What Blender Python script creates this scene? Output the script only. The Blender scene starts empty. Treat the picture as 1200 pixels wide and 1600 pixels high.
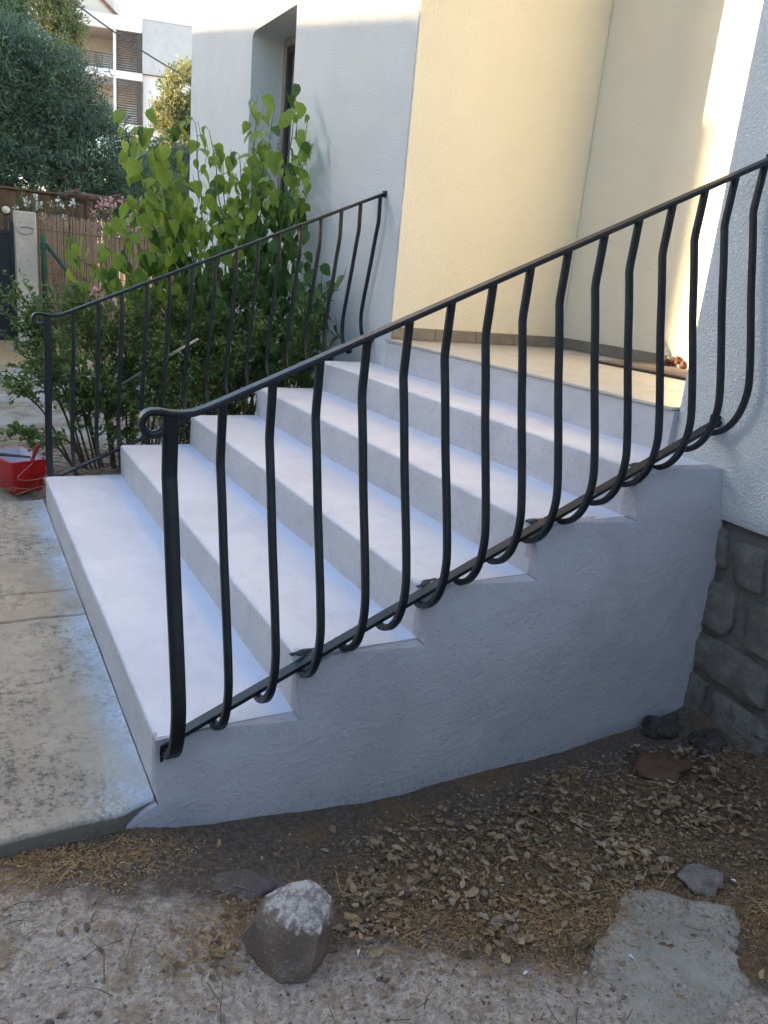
import bpy, bmesh, math, random
from mathutils import Vector, Matrix, noise
from mathutils.geometry import tessellate_polygon
R = math.radians
rnd = random.Random(11)
SC = bpy.context.scene
COL = SC.collection

# ------------------------------------------------------------------ camera
cam_d = bpy.data.cameras.new('camera')
cam = bpy.data.objects.new('camera', cam_d); COL.objects.link(cam); SC.camera = cam
YAW, PIT, ROL = 0.5206, 0.2937, 0.0973
fwd = Vector((math.sin(YAW)*math.cos(PIT), math.cos(YAW)*math.cos(PIT), -math.sin(PIT)))
rgt = Vector((math.cos(YAW), -math.sin(YAW), 0)); up = rgt.cross(fwd)
r2 = rgt*math.cos(ROL) + up*math.sin(ROL); u2 = -rgt*math.sin(ROL) + up*math.cos(ROL)
m = Matrix((r2, u2, -fwd)).transposed().to_4x4(); m.translation = (-0.395, -1.7534, 1.3401)
cam.matrix_world = m
cam_d.sensor_fit = 'VERTICAL'; cam_d.sensor_height = 36; cam_d.lens = 1213.63/1600*36
cam_d.clip_start = 0.05; cam_d.clip_end = 2000

# ------------------------------------------------------------------ sky, sun, exposure
SUN_AZ = R(33)          # from the -X axis towards +Y
SUN_EL = R(14)
to_sun = Vector((-math.cos(SUN_AZ)*math.cos(SUN_EL), math.sin(SUN_AZ)*math.cos(SUN_EL), math.sin(SUN_EL)))
w = bpy.data.worlds.new('World'); SC.world = w; w.use_nodes = True
wn = w.node_tree; wn.nodes.clear()
sky = wn.nodes.new('ShaderNodeTexSky'); sky.sky_type = 'NISHITA'; sky.sun_disc = False
sky.sun_elevation = SUN_EL; sky.sun_rotation = math.atan2(to_sun.x, to_sun.y)
sky.air_density = 1.0; sky.dust_density = 1.0; sky.ozone_density = 1.0
bg = wn.nodes.new('ShaderNodeBackground'); bg.inputs[1].default_value = 0.15
wo = wn.nodes.new('ShaderNodeOutputWorld')
wn.links.new(sky.outputs[0], bg.inputs[0]); wn.links.new(bg.outputs[0], wo.inputs[0])
sl = bpy.data.lights.new('sun', 'SUN'); sl.energy = 3.8; sl.angle = R(0.53); sl.color = (1.0, 0.72, 0.42)
so = bpy.data.objects.new('sun', sl); COL.objects.link(so)
so.rotation_euler = to_sun.to_track_quat('Z', 'Y').to_euler(); so.location = (-20, 15, 12)
SC.view_settings.view_transform = 'Standard'; SC.view_settings.look = 'None'
SC.view_settings.exposure = 2.38; SC.view_settings.gamma = 1.0; SC.view_settings.use_curve_mapping = False
SC.cycles.use_denoising = True
SC.cycles.max_bounces = 6; SC.cycles.diffuse_bounces = 3; SC.cycles.glossy_bounces = 2; SC.cycles.transmission_bounces = 3
SC.cycles.use_adaptive_sampling = True; SC.cycles.adaptive_threshold = 0.02

# ------------------------------------------------------------------ node helpers
class NT:
    def __init__(s, name):
        s.m = bpy.data.materials.new(name); s.m.use_nodes = True
        s.t = s.m.node_tree; s.b = s.t.nodes['Principled BSDF']; s.o = s.t.nodes['Material Output']
        s.tc = s.t.nodes.new('ShaderNodeTexCoord')
        s.co = s.tc.outputs['Object']
    def put(s, sock, v):
        if isinstance(v, bpy.types.NodeSocket): s.t.links.new(v, sock)
        else:
            if isinstance(v, (tuple, list)) and len(v) == 3 and sock.type == 'RGBA': v = (*v, 1)
            sock.default_value = v
    def noise(s, scale, detail=4, rough=.6, dist=0, co=None, out='Fac'):
        n = s.t.nodes.new('ShaderNodeTexNoise'); s.t.links.new(co or s.co, n.inputs['Vector'])
        n.inputs['Scale'].default_value = scale; n.inputs['Detail'].default_value = min(detail, 4)
        n.inputs['Roughness'].default_value = rough; n.inputs['Distortion'].default_value = dist
        return n.outputs[out]
    def voro(s, scale, feature='F1', out='Distance', co=None, rand=1):
        n = s.t.nodes.new('ShaderNodeTexVoronoi'); n.feature = feature
        s.t.links.new(co or s.co, n.inputs['Vector']); n.inputs['Scale'].default_value = scale
        n.inputs['Randomness'].default_value = rand
        return n.outputs[out]
    def ramp(s, f, a, b, va=0, vb=1):
        n = s.t.nodes.new('ShaderNodeMapRange'); n.interpolation_type = 'SMOOTHSTEP'
        s.put(n.inputs[0], f); n.inputs[1].default_value = a; n.inputs[2].default_value = b
        n.inputs[3].default_value = va; n.inputs[4].default_value = vb
        return n.outputs[0]
    def math(s, op, a, b=0.0, c=None):
        n = s.t.nodes.new('ShaderNodeMath'); n.operation = op
        s.put(n.inputs[0], a); s.put(n.inputs[1], b)
        if c is not None: s.put(n.inputs[2], c)
        return n.outputs[0]
    def mix(s, f, a, b, mode='MIX'):
        n = s.t.nodes.new('ShaderNodeMix'); n.data_type = 'RGBA'; n.blend_type = mode
        s.put(n.inputs[0], f); s.put(n.inputs[6], a); s.put(n.inputs[7], b)
        return n.outputs[2]
    def sep(s, v=None):
        n = s.t.nodes.new('ShaderNodeSeparateXYZ'); s.t.links.new(v or s.co, n.inputs[0]); return n.outputs
    def mapping(s, scale=(1, 1, 1), rot=(0, 0, 0)):
        n = s.t.nodes.new('ShaderNodeMapping'); s.t.links.new(s.co, n.inputs[0])
        n.inputs['Scale'].default_value = scale; n.inputs['Rotation'].default_value = rot
        return n.outputs[0]
    def normal(s):
        n = s.t.nodes.new('ShaderNodeNewGeometry'); return n.outputs['Normal']
    def rand(s):
        n = s.t.nodes.new('ShaderNodeObjectInfo'); return n.outputs['Random']
    def bump(s, h, strength=.5, dist=.01, prev=None):
        n = s.t.nodes.new('ShaderNodeBump'); n.inputs['Strength'].default_value = strength
        n.inputs['Distance'].default_value = dist; s.put(n.inputs['Height'], h)
        if prev: s.t.links.new(prev, n.inputs['Normal'])
        return n.outputs[0]
    def done(s, col, rough=.8, nrm=None, metal=0.0, spec=.5):
        s.put(s.b.inputs['Base Color'], col); s.put(s.b.inputs['Roughness'], rough)
        s.put(s.b.inputs['Metallic'], metal); s.b.inputs['Specular IOR Level'].default_value = spec
        if nrm: s.t.links.new(nrm, s.b.inputs['Normal'])
        return s.m

def plaster(name, c1, c2, grain=75, strength=.7, dist=.005, stain=None):
    n = NT(name)
    big = n.noise(1.7, 5, .6)
    col = n.mix(n.ramp(big, .35, .7), c1, c2)
    g1 = n.noise(grain, 3, .55, .3); g2 = n.noise(grain*2.3, 2, .5)
    h = n.math('ADD', n.math('MULTIPLY', n.ramp(g1, .38, .66), .8), n.math('MULTIPLY', g2, .35))
    if stain:
        st = n.noise(9, 6, .7, 1.0, co=n.mapping((1, 1, .25)))
        col = n.mix(n.ramp(st, .62, .82, 0, .5), col, stain)
    b = n.bump(h, strength, dist)
    b = n.bump(n.noise(4, 3, .5), .25, .03, b)
    return n.done(col, .9, b, spec=.25)

MAT = {}
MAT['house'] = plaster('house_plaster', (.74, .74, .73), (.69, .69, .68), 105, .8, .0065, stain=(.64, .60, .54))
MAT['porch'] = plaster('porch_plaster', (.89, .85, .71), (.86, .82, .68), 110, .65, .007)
MAT['white_wall'] = plaster('white_render', (.78, .77, .76), (.66, .65, .64), 8, .3, .01, stain=(.45, .44, .43))
MAT['shade_wall'] = plaster('shade_block_render', (.42, .38, .33), (.36, .33, .29), 20, .4, .01)

def stair_paint():
    n = NT('stair_paint')
    x, y, z = n.sep()[:3]
    big = n.noise(3.2, 5, .6, .6); mid = n.noise(22, 5, .65)
    col = n.mix(n.ramp(big, .3, .72), (.72, .705, .755), (.63, .615, .675))
    col = n.mix(n.ramp(mid, .55, .8, 0, .35), col, (.83, .82, .85))
    # bluish shading stripe put into the colour along the treads' inner corners
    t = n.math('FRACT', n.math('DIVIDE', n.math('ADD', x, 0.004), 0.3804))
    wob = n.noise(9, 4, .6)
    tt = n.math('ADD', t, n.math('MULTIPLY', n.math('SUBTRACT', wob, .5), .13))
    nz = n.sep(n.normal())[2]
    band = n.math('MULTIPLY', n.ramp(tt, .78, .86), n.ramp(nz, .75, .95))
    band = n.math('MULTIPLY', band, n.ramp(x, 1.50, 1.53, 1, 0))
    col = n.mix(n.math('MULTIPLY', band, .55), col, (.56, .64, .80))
    edge_w = n.math('MULTIPLY', n.ramp(t, .10, .0), n.ramp(n.noise(30, 4, .7), .50, .68))
    col = n.mix(n.math('MULTIPLY', edge_w, .35), col, (.50, .48, .48))
    scuff = n.noise(7, 4, .75, .4, co=n.mapping((2.2, 1, 1), (0, 0, R(20))))
    col = n.mix(n.ramp(scuff, .50, .72, 0, .38), col, (.56, .54, .56))
    spk = n.voro(38)
    col = n.mix(n.math('MULTIPLY', n.ramp(spk, .10, .05), n.ramp(n.noise(11, 2, .5), .5, .6, 0, .5)), col, (.30, .28, .27))
    dirt = n.noise(55, 6, .75)
    col = n.mix(n.math('MULTIPLY', n.ramp(dirt, .62, .76, 0, .35), n.ramp(nz, .3, .8, 1, .5)), col, (.44, .42, .43))
    # shade of the vertical faces put into the colour, darker and greyer; coarser grain
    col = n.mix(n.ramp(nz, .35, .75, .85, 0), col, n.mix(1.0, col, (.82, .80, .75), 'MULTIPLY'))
    g1 = n.noise(150, 4, .65); g2 = n.noise(38, 4, .6)
    rg = n.math('ADD', n.ramp(nz, .3, .8, 1, .45), 0)
    h = n.math('MULTIPLY', n.math('ADD', n.math('MULTIPLY', g1, .7), n.math('MULTIPLY', g2, .6)), rg)
    b = n.bump(h, .8, .009)
    b = n.bump(n.noise(6, 3, .5, .8), .3, .02, b)
    return n.done(col, n.ramp(mid, .3, .8, .55, .75), b, spec=.35)
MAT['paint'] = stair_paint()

def side_paint():
    n = NT('side_wall_paint')
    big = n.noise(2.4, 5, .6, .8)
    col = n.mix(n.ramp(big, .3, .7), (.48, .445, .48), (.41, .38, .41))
    z = n.sep()[2]
    low = n.math('ADD', z, n.math('MULTIPLY', n.math('SUBTRACT', n.noise(14, 5, .7), .5), .10))
    g1 = n.noise(130, 3, .55); g2 = n.noise(45, 4, .6)
    tr = n.noise(3.0, 6, .62, 2.2, co=n.mapping((1, 1, 2.6), (0, R(-24), 0)))
    ridge = n.ramp(n.math('ABSOLUTE', n.math('SUBTRACT', tr, .5)), 0, .045, 1, 0)
    b = n.bump(n.math('ADD', n.math('MULTIPLY', g1, .7), g2), .7, .007)
    b = n.bump(ridge, .22, .004, b)
    b = n.bump(n.noise(7, 4, .55, .8), .45, .02, b)
    chip = n.ramp(low, -.10, -.04, .75, 0)
    col = n.mix(n.math('MULTIPLY', chip, n.ramp(n.noise(60, 4, .7), .5, .62)), col, (.30, .28, .27))
    return n.done(col, .72, b, spec=.3)
MAT['side'] = side_paint()

def iron():
    n = NT('black_iron_paint')
    nn = n.noise(90, 4, .6)
    col = n.mix(n.ramp(n.noise(14, 4, .6), .4, .75), (.007, .010, .015), (.013, .017, .023))
    b = n.bump(nn, .12, .002)
    return n.done(col, n.ramp(nn, .3, .8, .38, .52), b, spec=.35)
MAT['iron'] = iron()

def concrete(name, c1, c2, dark, amt=.9, spray=False, scale=1.0):
    n = NT(name)
    x, y, z = n.sep()[:3]
    col = n.mix(n.ramp(n.noise(2.3*scale, 6, .65), .35, .68), c1, c2)
    bl = n.noise(26*scale, 4, .8); bl2 = n.noise(75*scale, 3, .75)
    msk = n.noise(1.9*scale, 3, .6)
    d = n.math('MULTIPLY', n.ramp(n.math('ADD', n.math('MULTIPLY', bl, .6), n.math('MULTIPLY', bl2, .4)), .47, .60), n.ramp(msk, .38, .56, .08, amt))
    col = n.mix(d, col, dark)
    sp = n.noise(120, 5, .7)
    col = n.mix(n.ramp(sp, .62, .76, 0, .6), col, dark)
    col = n.mix(n.ramp(n.noise(80, 4, .7), .66, .78, 0, .5), col, (.55, .53, .49))
    h = n.math('ADD', n.noise(160, 5, .7), n.math('MULTIPLY', n.noise(30, 5, .65), .8))
    if spray:
        e = n.math('ADD', x, n.math('MULTIPLY', n.math('SUBTRACT', n.noise(7, 5, .7), .5), .16))
        f = n.math('MULTIPLY', n.ramp(e, -.13, -.02), n.ramp(n.noise(60, 6, .75), .30, .58, .4, 1))
        f = n.math('MULTIPLY', f, n.ramp(n.noise(4.5, 3, .5), .3, .6, .35, .95))
        f2 = n.math('MULTIPLY', n.ramp(n.math('SUBTRACT', y, n.math('MULTIPLY', x, -.25)), .10, -.06), n.ramp(x, -.22, -.05))
        f = n.math('MAXIMUM', f, n.math('MULTIPLY', f2, n.ramp(n.noise(40, 6, .75), .40, .62, 0, .8)))
        side = n.ramp(z, -.006, -.014)
        f = n.math('MULTIPLY', f, n.math('SUBTRACT', 1.0, side))
        col = n.mix(n.math('MULTIPLY', side, .8), col, (.13, .115, .10))  # dirty raw slab edge, its shadow put into the colour too
        col = n.mix(n.math('MULTIPLY', f, .92), col, (.62, .68, .76))
        # warm rusty wash in the strip between the two joints
        wy = n.math('MULTIPLY', n.ramp(y, 1.10, 1.2), n.ramp(y, 1.75, 1.45))
        col = n.mix(n.math('MULTIPLY', wy, n.ramp(n.noise(5, 5, .6), .35, .65, .1, .55)), col, (.44, .33, .22))
    b = n.bump(h, .6, .008)
    return n.done(col, .92, b, spec=.2)
MAT['slab'] = concrete('slab_concrete', (.47, .40, .31), (.34, .29, .23), (.12, .108, .094), spray=True)
MAT['patch'] = concrete('patch_concrete', (.43, .375, .305), (.34, .295, .24), (.20, .17, .14), .9, scale=2.5)
MAT['post'] = concrete('post_concrete', (.62, .55, .46), (.52, .46, .39), (.28, .25, .22), .5)
MAT['lump'] = concrete('mortar', (.15, .145, .14), (.11, .108, .105), (.05, .05, .05), .8, scale=5)

def soil():
    n = NT('soil')
    x, y, z = n.sep()[:3]
    nz = n.noise(5, 6, .65, .4); fine = n.noise(70, 6, .75); grain = n.noise(240, 4, .7)
    dark = n.mix(n.ramp(fine, .35, .7), (.12, .09, .068), (.22, .168, .128))
    grit = n.mix(n.ramp(fine, .38, .66), (.42, .32, .25), (.76, .62, .50))
    vc = n.voro(95, out='Color')
    grit = n.mix(.34, grit, n.mix(n.sep(vc)[0], (.22, .165, .13), (.78, .66, .56)))
    edge = n.math('ADD', n.math('ADD', y, n.math('MULTIPLY', x, .62)), n.math('MULTIPLY', n.math('SUBTRACT', nz, .5), .42))
    f = n.ramp(edge, -.30, -.44)
    col = n.mix(f, dark, grit)
    mulch = n.math('MULTIPLY', n.ramp(n.math('ADD', x, n.math('MULTIPLY', nz, .3)), .35, .65), n.ramp(n.math('ADD', y, n.math('MULTIPLY', nz, .25)), -.12, -.28))
    mulch = n.math('MULTIPLY', mulch, n.ramp(edge, -.36, -.24))
    col = n.mix(n.math('MULTIPLY', mulch, .8), col, n.mix(n.ramp(fine, .35, .68), (.11, .07, .042), (.28, .185, .115)))
    far = n.ramp(y, 2.0, 2.8)
    sand = n.mix(n.ramp(n.noise(8, 8, .7), .35, .65), (.20, .155, .105), (.40, .33, .24))
    sand = n.mix(n.ramp(n.noise(1.3, 5, .6), .45, .6), sand, (.42, .40, .37))
    dry = n.math('MULTIPLY', n.ramp(y, 7.2, 8.4), n.ramp(n.noise(2.5, 5, .6), .35, .6, .3, 1))
    sand = n.mix(dry, sand, (.44, .29, .13))
    col = n.mix(far, col, sand)
    br = n.math('MULTIPLY', n.ramp(n.noise(6.5, 5, .6, .6), .52, .66), n.ramp(y, 1.0, 2.0, .45, .0))
    col = n.mix(br, col, n.mix(fine, (.16, .085, .035), (.36, .20, .085)))
    b = n.bump(n.math('ADD', n.math('MULTIPLY', grain, .7), fine), .9, .012)
    b = n.bump(n.voro(95), .4, .005, b)
    return n.done(col, .95, b, spec=.15)
MAT['soil'] = soil()

def rockmat(name, c1, c2, pale=None, scale=1.0):
    n = NT(name)
    sp = n.noise(140*scale, 4, .8); md = n.noise(14*scale, 6, .7)
    col = n.mix(n.ramp(md, .35, .68), c1, c2)
    col = n.mix(n.ramp(sp, .55, .66, 0, .6), col, (.46, .44, .42))
    col = n.mix(n.ramp(n.noise(110*scale, 3, .8), .60, .7, 0, .6), col, (.02, .02, .02))
    if pale:
        zz = n.math('ADD', n.sep()[2], n.math('MULTIPLY', n.math('SUBTRACT', n.noise(22, 6, .8), .5), .06))
        zz = n.math('ADD', zz, n.math('MULTIPLY', n.sep()[0], .15))
        col = n.mix(n.ramp(zz, .098, .112), col, n.mix(n.ramp(n.noise(45, 6, .75), .42, .6), (.40, .32, .29), pale))
    b = n.bump(n.math('ADD', sp, n.math('MULTIPLY', md, 1.4)), 1.0, .020)
    return n.done(col, .9, b, spec=.25)
MAT['stone'] = rockmat('granite', (.28, .245, .205), (.42, .37, .32))
MAT['rock'] = rockmat('brown_rock', (.22, .155, .118), (.33, .235, .18), (.82, .74, .66), .6)
MAT['flatstone'] = rockmat('pink_stone', (.20, .155, .135), (.27, .21, .185), None, .7)
MAT['greystone'] = rockmat('grey_stone', (.33, .275, .235), (.46, .39, .335), None, .7)
MAT['darkstone'] = rockmat('dark_earthy_stone', (.085, .072, .06), (.14, .12, .10), None, .8)
MAT['pebble'] = rockmat('pebble_stone', (.42, .33, .26), (.62, .51, .42), None, .3)
MAT['mortar'] = concrete('wall_mortar', (.22, .205, .185), (.18, .17, .155), (.09, .085, .08), .7, scale=3)

def plain(name, col, rough=.6, var=.25, scale=20, bump=.2, metal=0.0, spec=.4):
    n = NT(name)
    c2 = tuple(c*(1-var) for c in col)
    nn = n.noise(scale, 5, .65)
    c = n.mix(n.ramp(nn, .32, .7), col, c2)
    return n.done(c, rough, n.bump(n.noise(scale*4, 3, .6), bump, .004), metal, spec)
def leafmat(name, cols, trans=.35, rough=.5, per_object=True):
    n = NT(name)
    f = n.rand() if per_object else n.noise(23, 2, .5)
    c = n.mix(n.ramp(f, .15, .85), cols[0], cols[1])
    c = n.mix(n.ramp(n.noise(9, 3, .6), .35, .7, 0, .5), c, cols[2])
    c = n.mix(n.ramp(n.noise(120, 3, .6), .5, .75, 0, .25), c, tuple(v*.6 for v in cols[1]))
    tr = n.t.nodes.new('ShaderNodeBsdfTranslucent'); n.t.links.new(c, tr.inputs[0])
    n.done(c, rough, n.bump(n.noise(70, 3, .6), .25, .004), spec=.35)
    mx = n.t.nodes.new('ShaderNodeMixShader'); mx.inputs[0].default_value = trans
    n.t.links.new(n.b.outputs[0], mx.inputs[1]); n.t.links.new(tr.outputs[0], mx.inputs[2])
    n.t.links.new(mx.outputs[0], n.o.inputs[0])
    return n.m
MAT['leaf_big'] = leafmat('broad_leaf', ((.20, .30, .045), (.32, .41, .065), (.12, .22, .035)), .5, .45)
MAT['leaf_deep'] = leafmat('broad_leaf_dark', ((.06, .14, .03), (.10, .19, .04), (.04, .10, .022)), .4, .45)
MAT['leaf_small'] = leafmat('shrub_leaf', ((.08, .16, .035), (.13, .21, .05), (.05, .10, .025)), .3, .5, False)
MAT['leaf_pale'] = leafmat('shrub_leaf_pale', ((.14, .21, .06), (.20, .26, .09), (.09, .15, .04)), .3, .5, False)
MAT['tree_dark'] = leafmat('tree_leaf_dark', ((.115, .17, .115), (.16, .215, .135), (.08, .125, .085)), .3, .6, False)
MAT['tree_mid'] = leafmat('tree_leaf_mid', ((.15, .21, .10), (.19, .25, .11), (.10, .15, .07)), .25, .6, False)
MAT['tree_olive'] = leafmat('tree_leaf_olive', ((.26, .27, .11), (.34, .33, .14), (.17, .19, .09)), .3, .6, False)
MAT['petal'] = leafmat('pink_petal', ((.72, .30, .34), (.78, .46, .46), (.70, .40, .40)), .3, .6, False)
MAT['petal_white'] = leafmat('white_petal', ((.75, .68, .62), (.78, .74, .70), (.70, .62, .58)), .3, .6, False)
MAT['dry1'] = leafmat('dry_leaf_tan', ((.50, .345, .19), (.24, .15, .075), (.16, .095, .05)), .12, .7)
MAT['dry2'] = leafmat('dry_leaf_grey', ((.34, .265, .19), (.21, .16, .115), (.25, .19, .14)), .1, .7)
MAT['dry3'] = leafmat('dry_leaf_brown', ((.17, .105, .06), (.11, .065, .04), (.08, .055, .035)), .1, .7)
MAT['rust_leaf'] = leafmat('rust_leaf', ((.16, .085, .05), (.13, .065, .04), (.09, .05, .03)), .1, .7)
MAT['straw'] = plain('straw', (.46, .33, .17), .8, .45, 30)
MAT['fibre'] = plain('brown_fibre', (.40, .225, .085), .9, .5, 35)
MAT['bark'] = plain('bark', (.12, .085, .06), .9, .5, 25, .8)
MAT['twig'] = plain('twig', (.17, .125, .085), .9, .4, 25, .5)
MAT['stem_green'] = plain('green_stem', (.13, .17, .06), .7, .4, 20)
MAT['red'] = plain('red_plastic', (.60, .016, .016), .32, .25, 14, .1, spec=.5)
MAT['dark_red'] = plain('dark_red_handle', (.34, .02, .035), .4, .3, 25, .1)
MAT['wet_paint'] = plain('wet_paint', (.70, .68, .76), .25, .12, 14, .3)
MAT['wire'] = plain('zinc_wire', (.40, .36, .35), .4, .2, 40, .1, .6)
MAT['bristle'] = plain('bristle', (.10, .09, .085), .9, .4, 90, .6)
MAT['tile'] = plain('floor_tile', (.55, .52, .46), .35, .14, 6, .08)
MAT['skirt'] = plain('skirting_tile', (.235, .22, .195), .4, .25, 9, .1)
MAT['mat'] = plain('doormat_pile', (.035, .032, .03), .95, .4, 60, .8)
MAT['mat2'] = plain('doormat_rib', (.19, .165, .145), .95, .4, 60, .8)
MAT['brick'] = plain('broken_brick', (.20, .09, .06), .9, .6, 40, .9)
MAT['frame'] = plain('window_frame_paint', (.42, .36, .28), .5, .2, 12, .1)
MAT['frame_dark'] = plain('dark_frame', (.07, .055, .05), .5, .2, 12, .1)
MAT['green_post'] = plain('green_paint', (.012, .075, .045), .4, .35, 20, .15)
MAT['gate'] = plain('gate_paint', (.010, .013, .024), .4, .3, 9, .1)
MAT['wood'] = plain('old_wood', (.16, .10, .065), .85, .5, 9, .6)
MAT['shed'] = plain('shed_boards', (.17, .09, .045), .8, .4, 6, .5)
MAT['bld'] = plaster('apartment_render', (.80, .79, .78), (.73, .725, .72), 3, .15, .02)
MAT['bld_grey'] = plaster('apartment_grey_render', (.56, .56, .57), (.50, .50, .51), 3, .15, .02, stain=(.38, .38, .39))
MAT['bld_sunlit'] = plaster('apartment_sunlit_render', (.74, .62, .52), (.70, .58, .48), 3, .1, .02)  # warm sunlight put into the colour of balcony and upper walls
MAT['louvre'] = plain('louvre_paint', (.085, .07, .068), .5, .2, 8, .1)
MAT['roof'] = plain('roof_tile', (.30, .14, .09), .8, .4, 12, .5)
MAT['lamp_glass'] = plain('lamp_glass', (.72, .62, .44), .25, .1, 12, .05)
MAT['white_pole'] = plain('white_pole_paint', (.70, .70, .71), .5, .2, 6, .1)
MAT['cable'] = plain('cable_sheath', (.10, .10, .11), .6, .2, 9, .1)
MAT['pale_stick'] = plain('pale_cane', (.52, .52, .44), .7, .35, 18, .3)
MAT['chip'] = plain('paint_chip', (.74, .76, .78), .6, .1, 30, .2)
def glass():
    n = NT('window_glass')
    return n.done((.03, .035, .04), .06, None, 0, .6)
MAT['glass'] = glass()
def reedmat():
    n = NT('reed')
    c = n.mix(n.ramp(n.noise(26, 3, .6, co=n.mapping((1, 1, .05))), .3, .7), (.40, .27, .18), (.27, .18, .12))
    c = n.mix(n.ramp(n.noise(12, 5, .7, co=n.mapping((6, 6, .6))), .45, .7, 0, .7), c, (.52, .39, .28))
    return n.done(c, .8, None, spec=.2)
MAT['reed'] = reedmat()

# ------------------------------------------------------------------ mesh helpers
def tag(o, label=None, cat=None, group=None, kind=None):
    if label: o['label'] = label
    if cat: o['category'] = cat
    if group: o['group'] = group
    if kind: o['kind'] = kind
    return o
def thing(name, label, cat, loc=(0, 0, 0), group=None):
    o = bpy.data.objects.new(name, None); COL.objects.link(o); o.location = loc
    o.empty_display_size = .1
    return tag(o, label, cat, group)
def world_off(p):
    v = Vector((0, 0, 0))
    while p is not None: v += p.location; p = p.parent
    return v
def link(name, me, parent=None, loc=(0, 0, 0)):
    o = bpy.data.objects.new(name, me); COL.objects.link(o); o.parent = parent; o.location = loc
    return o
def mesh(name, V, F, mats, mi=None, smooth=False):
    me = bpy.data.meshes.new(name); me.from_pydata([tuple(v) for v in V], [], F)
    if not isinstance(mats, (list, tuple)): mats = [mats]
    for a in mats: me.materials.append(MAT[a] if isinstance(a, str) else a)
    if mi: me.polygons.foreach_set('material_index', mi)
    if smooth: me.polygons.foreach_set('use_smooth', [True]*len(me.polygons))
    me.update()
    return me
def part(name, V, F, mats, parent=None, mi=None, smooth=False, origin=None):
    """V in world coordinates; the object's origin is `origin` (default: the parent's)."""
    po = world_off(parent) if parent else Vector((0, 0, 0))
    og = Vector(origin) if origin is not None else po
    V = [Vector(v)-og for v in V]
    return link(name, mesh(name, V, F, mats, mi, smooth), parent, og-po)
class MB:
    def __init__(s): s.V = []; s.F = []; s.M = []
    def add(s, V, F, m=0):
        b = len(s.V); s.V += [Vector(v) for v in V]; s.F += [tuple(i+b for i in f) for f in F]; s.M += [m]*len(F)
    def box(s, x0, x1, y0, y1, z0, z1, m=0):
        s.add([(x0,y0,z0),(x1,y0,z0),(x1,y1,z0),(x0,y1,z0),(x0,y0,z1),(x1,y0,z1),(x1,y1,z1),(x0,y1,z1)],
              [(0,3,2,1),(4,5,6,7),(0,1,5,4),(1,2,6,5),(2,3,7,6),(3,0,4,7)], m)
    def tube(s, pts, rad, n=6, m=0, cap=True):
        pts = [Vector(p) for p in pts]
        if not isinstance(rad, (list, tuple)): rad = [rad]*len(pts)
        V = []; F = []
        ref = Vector((0, 0, 1))
        for i, p in enumerate(pts):
            t = (pts[min(i+1, len(pts)-1)] - pts[max(i-1, 0)]).normalized()
            if abs(t.dot(ref)) > .97: ref = Vector((1, 0, 0))
            a = t.cross(ref).normalized(); b = a.cross(t)
            for k in range(n):
                an = 2*math.pi*k/n; V.append(p + (a*math.cos(an)+b*math.sin(an))*rad[i])
        for i in range(len(pts)-1):
            for k in range(n):
                F.append((i*n+k, i*n+(k+1) % n, (i+1)*n+(k+1) % n, (i+1)*n+k))
        if cap: F.append(tuple(range(n))[::-1]); F.append(tuple(range((len(pts)-1)*n, len(pts)*n)))
        s.add(V, F, m)
    def sweep(s, pts, binormal, prof, m=0):
        """planar path, profile (n, b) offsets; n = perpendicular in the path's plane."""
        pts = [Vector(p) for p in pts]; bn = Vector(binormal); V = []; F = []; n = len(prof)
        for i, p in enumerate(pts):
            t = (pts[min(i+1, len(pts)-1)] - pts[max(i-1, 0)]).normalized(); nn = bn.cross(t).normalized()
            for a, b in prof: V.append(p + nn*a + bn*b)
        for i in range(len(pts)-1):
            for k in range(n): F.append((i*n+k, i*n+(k+1) % n, (i+1)*n+(k+1) % n, (i+1)*n+k))
        F.append(tuple(range(n))[::-1]); F.append(tuple(range((len(pts)-1)*n, len(pts)*n)))
        s.add(V, F, m)
    def build(s, name, mats, parent=None, smooth=False, origin=None):
        return part(name, s.V, s.F, mats, parent, s.M, smooth, origin)
def bevel(o, w=.004, seg=2, ang=40):
    b = o.modifiers.new('bevel', 'BEVEL'); b.width = w; b.segments = seg; b.limit_method = 'ANGLE'; b.angle_limit = R(ang)
    return o
def fixn(o):
    bm = bmesh.new(); bm.from_mesh(o.data); bmesh.ops.remove_doubles(bm, verts=bm.verts, dist=1e-5)
    bmesh.ops.recalc_face_normals(bm, faces=bm.faces); bm.to_mesh(o.data); bm.free(); o.data.update()
    return o
def nz(x, y=0., z=0., s=1.): return noise.noise(Vector((x*s, y*s, z*s)))
def catmull(P, n=6):
    P = [Vector(p) for p in P]; Q = [P[0]*2-P[1]] + P + [P[-1]*2-P[-2]]; out = []
    for i in range(1, len(Q)-2):
        for k in range(n):
            t = k/n; a, b, c, d = Q[i-1:i+3]
            out.append(.5*((2*b)+(-a+c)*t+(2*a-5*b+4*c-d)*t*t+(-a+3*b-3*c+d)*t**3))
    return out + [P[-1]]
def sstep(a, b, x):
    t = max(0, min(1, (x-a)/(b-a))); return t*t*(3-2*t)
def interp(x, pts):
    if x <= pts[0][0]: return pts[0][1]
    for (a, b), (c, d) in zip(pts, pts[1:]):
        if x <= c: return b+(d-b)*(x-a)/(c-a)
    return pts[-1][1]

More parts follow.
